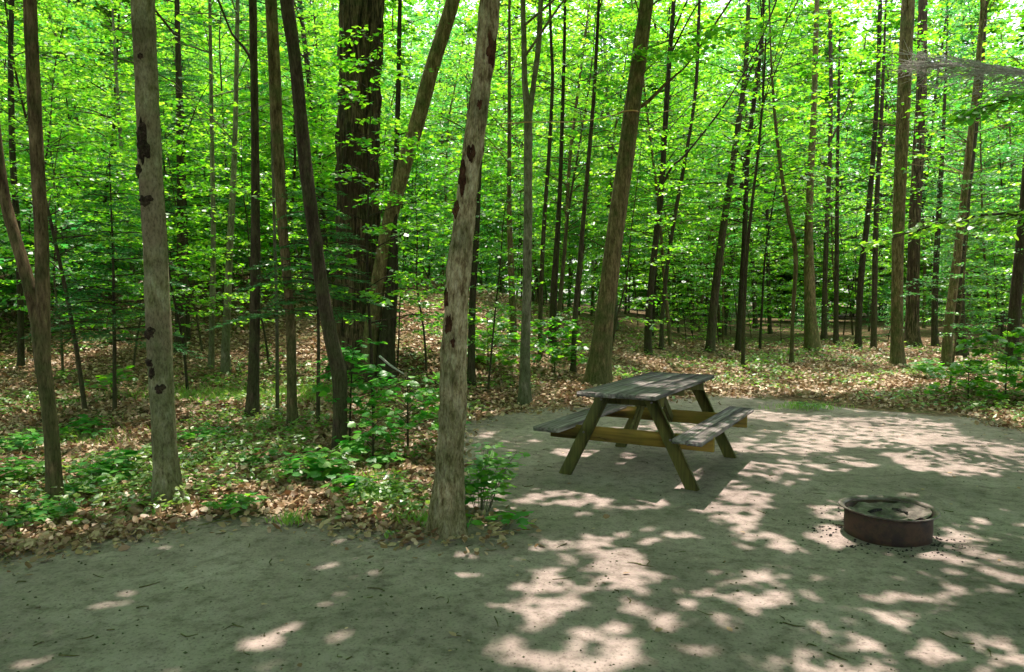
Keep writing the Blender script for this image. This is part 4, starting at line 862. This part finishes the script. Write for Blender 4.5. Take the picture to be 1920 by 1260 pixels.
# ------------------------------------------------------------------ fire ring
def metal(name, cols, rough, met):
    m, t, out, N, Lk = newmat(name); tc = N('ShaderNodeTexCoord'); n = N('ShaderNodeTexNoise'); n.inputs['Scale'].default_value = 9; n.inputs['Detail'].default_value = 8; n.inputs['Roughness'].default_value = .7
    Lk(tc.outputs['Object'], n.inputs['Vector']); r = rampn(t, [(.3 + .4 * i / (len(cols) - 1), c) for i, c in enumerate(cols)]); Lk(n.outputs[0], r.inputs[0])
    b = N('ShaderNodeBsdfPrincipled'); Lk(r.outputs[0], b.inputs['Base Color']); b.inputs['Roughness'].default_value = rough; b.inputs['Metallic'].default_value = met
    bp = N('ShaderNodeBump'); bp.inputs['Strength'].default_value = .4; bp.inputs['Distance'].default_value = .003; Lk(n.outputs[0], bp.inputs['Height']); Lk(bp.outputs[0], b.inputs['Normal']); Lk(b.outputs[0], out.inputs[0]); return m
RX, RY = 2.50, 4.80; rz = H0(RX, RY); ring = tag(empty('fire_ring', (RX, RY, rz)), 'round rusty steel fire ring with flanged rim standing on the sand', 'fire ring')
M_RUST = metal('rusty_steel', [(.009, .006, .005), (.022, .012, .008), (.052, .026, .012), (.020, .012, .008)], .75, .15)
M_RIM = metal('worn_steel_rim', [(.04, .028, .02), (.12, .10, .085), (.24, .22, .20)], .5, .55)
M_ASH = metal('ash_and_sand', [(.03, .028, .022), (.12, .105, .085), (.26, .23, .19)], .95, 0)
def lathe(mb, prof, n=72, closed=True, wob=0.0):
    V = []
    for (r, z) in prof:
        a = np.arange(n) / n * 2 * np.pi; rr = r * (1 + wob * np.sin(3 * a + 1) * .5 + wob * .4 * np.sin(7 * a)); V.append(np.stack([np.cos(a) * rr, np.sin(a) * rr, z + 0 * a + wob * .6 * np.sin(2 * a + .6) * (z > .1)], 1))
    k = len(prof); Fq = []
    for i in range(k if closed else k - 1):
        for j in range(n): Fq.append([i * n + j, i * n + (j + 1) % n, ((i + 1) % k) * n + (j + 1) % n, ((i + 1) % k) * n + j])
    mb.add(np.concatenate(V), Fq)
mb = MB(); lathe(mb, [(.262, -.03), (.263, .04), (.266, .08), (.264, .12), (.266, .165), (.259, .165), (.257, .08), (.255, -.03)], wob=.007); mb.build('ring_wall', M_RUST, ring, smooth=False)
mb = MB(); lathe(mb, [(.264, .167), (.292, .175), (.302, .180), (.304, .187), (.296, .189), (.262, .175)], wob=.007); mb.build('rim', M_RIM, ring, smooth=True)
mb = MB(); n_ = 40; V = []; Fq = []
for i in range(14):
    for j in range(n_):
        r = .256 * i / 13; a = j / n_ * 6.2832; x, y = r * math.cos(a), r * math.sin(a); V.append((x, y, .085 + .05 * (r / .256) ** 2 * (.5 + .5 * math.sin(a + 2)) + .025 + .03 * float(vnoise(x * 25 + 9, y * 25 + 9)) + .012 * float(vnoise(x * 80 + 9, y * 80 + 9))))
for i in range(13):
    for j in range(n_): Fq.append([i * n_ + j, i * n_ + (j + 1) % n_, (i + 1) * n_ + (j + 1) % n_, (i + 1) * n_ + j])
mb.add(V, Fq); mb.build('ash_bed', M_ASH, ring, smooth=True)
M_CHAR = bark_mat('charred_wood', [(.01, .01, .01), (.03, .028, .026), (.09, .08, .07)], (20, 20, 20), .8, .01)
for (x, y, a, L) in [(-.06, .05, .4, .12), (.09, .02, 2.2, .10)]:
    mb = MB(); e = np.array([math.cos(a), math.sin(a), .06]) * L / 2; tube(mb, [-e, e * 0 + [0, 0, .004], e], [.009, .011, .007], 8, 10, .2, 4)
    tag(mb.build('charred_stick', M_CHAR, loc=(RX + x, RY + y, rz + .138 + .02 * math.sin(a))), 'blackened piece of wood lying on the ash inside the fire ring', 'firewood', 'charred wood in the fire ring')

cc = MB(); rg = np.random.default_rng(90)
for k in range(260):
    a = rg.uniform(0, 6.283); r_ = .28 + abs(rg.normal(0, .16)); x, y = RX + math.cos(a) * r_, RY + math.sin(a) * r_; r = rg.uniform(.003, .011)
    cc.add(ico * (r * rg.uniform(.6, 1.5, 3)) * [1, 1, .7] + [x, y, H0(x, y) + r * .25], fi)
tag(cc.build('charcoal_crumbs', M_CHAR), 'black charcoal crumbs scattered on the sand round the fire ring', 'charcoal', kind='stuff')
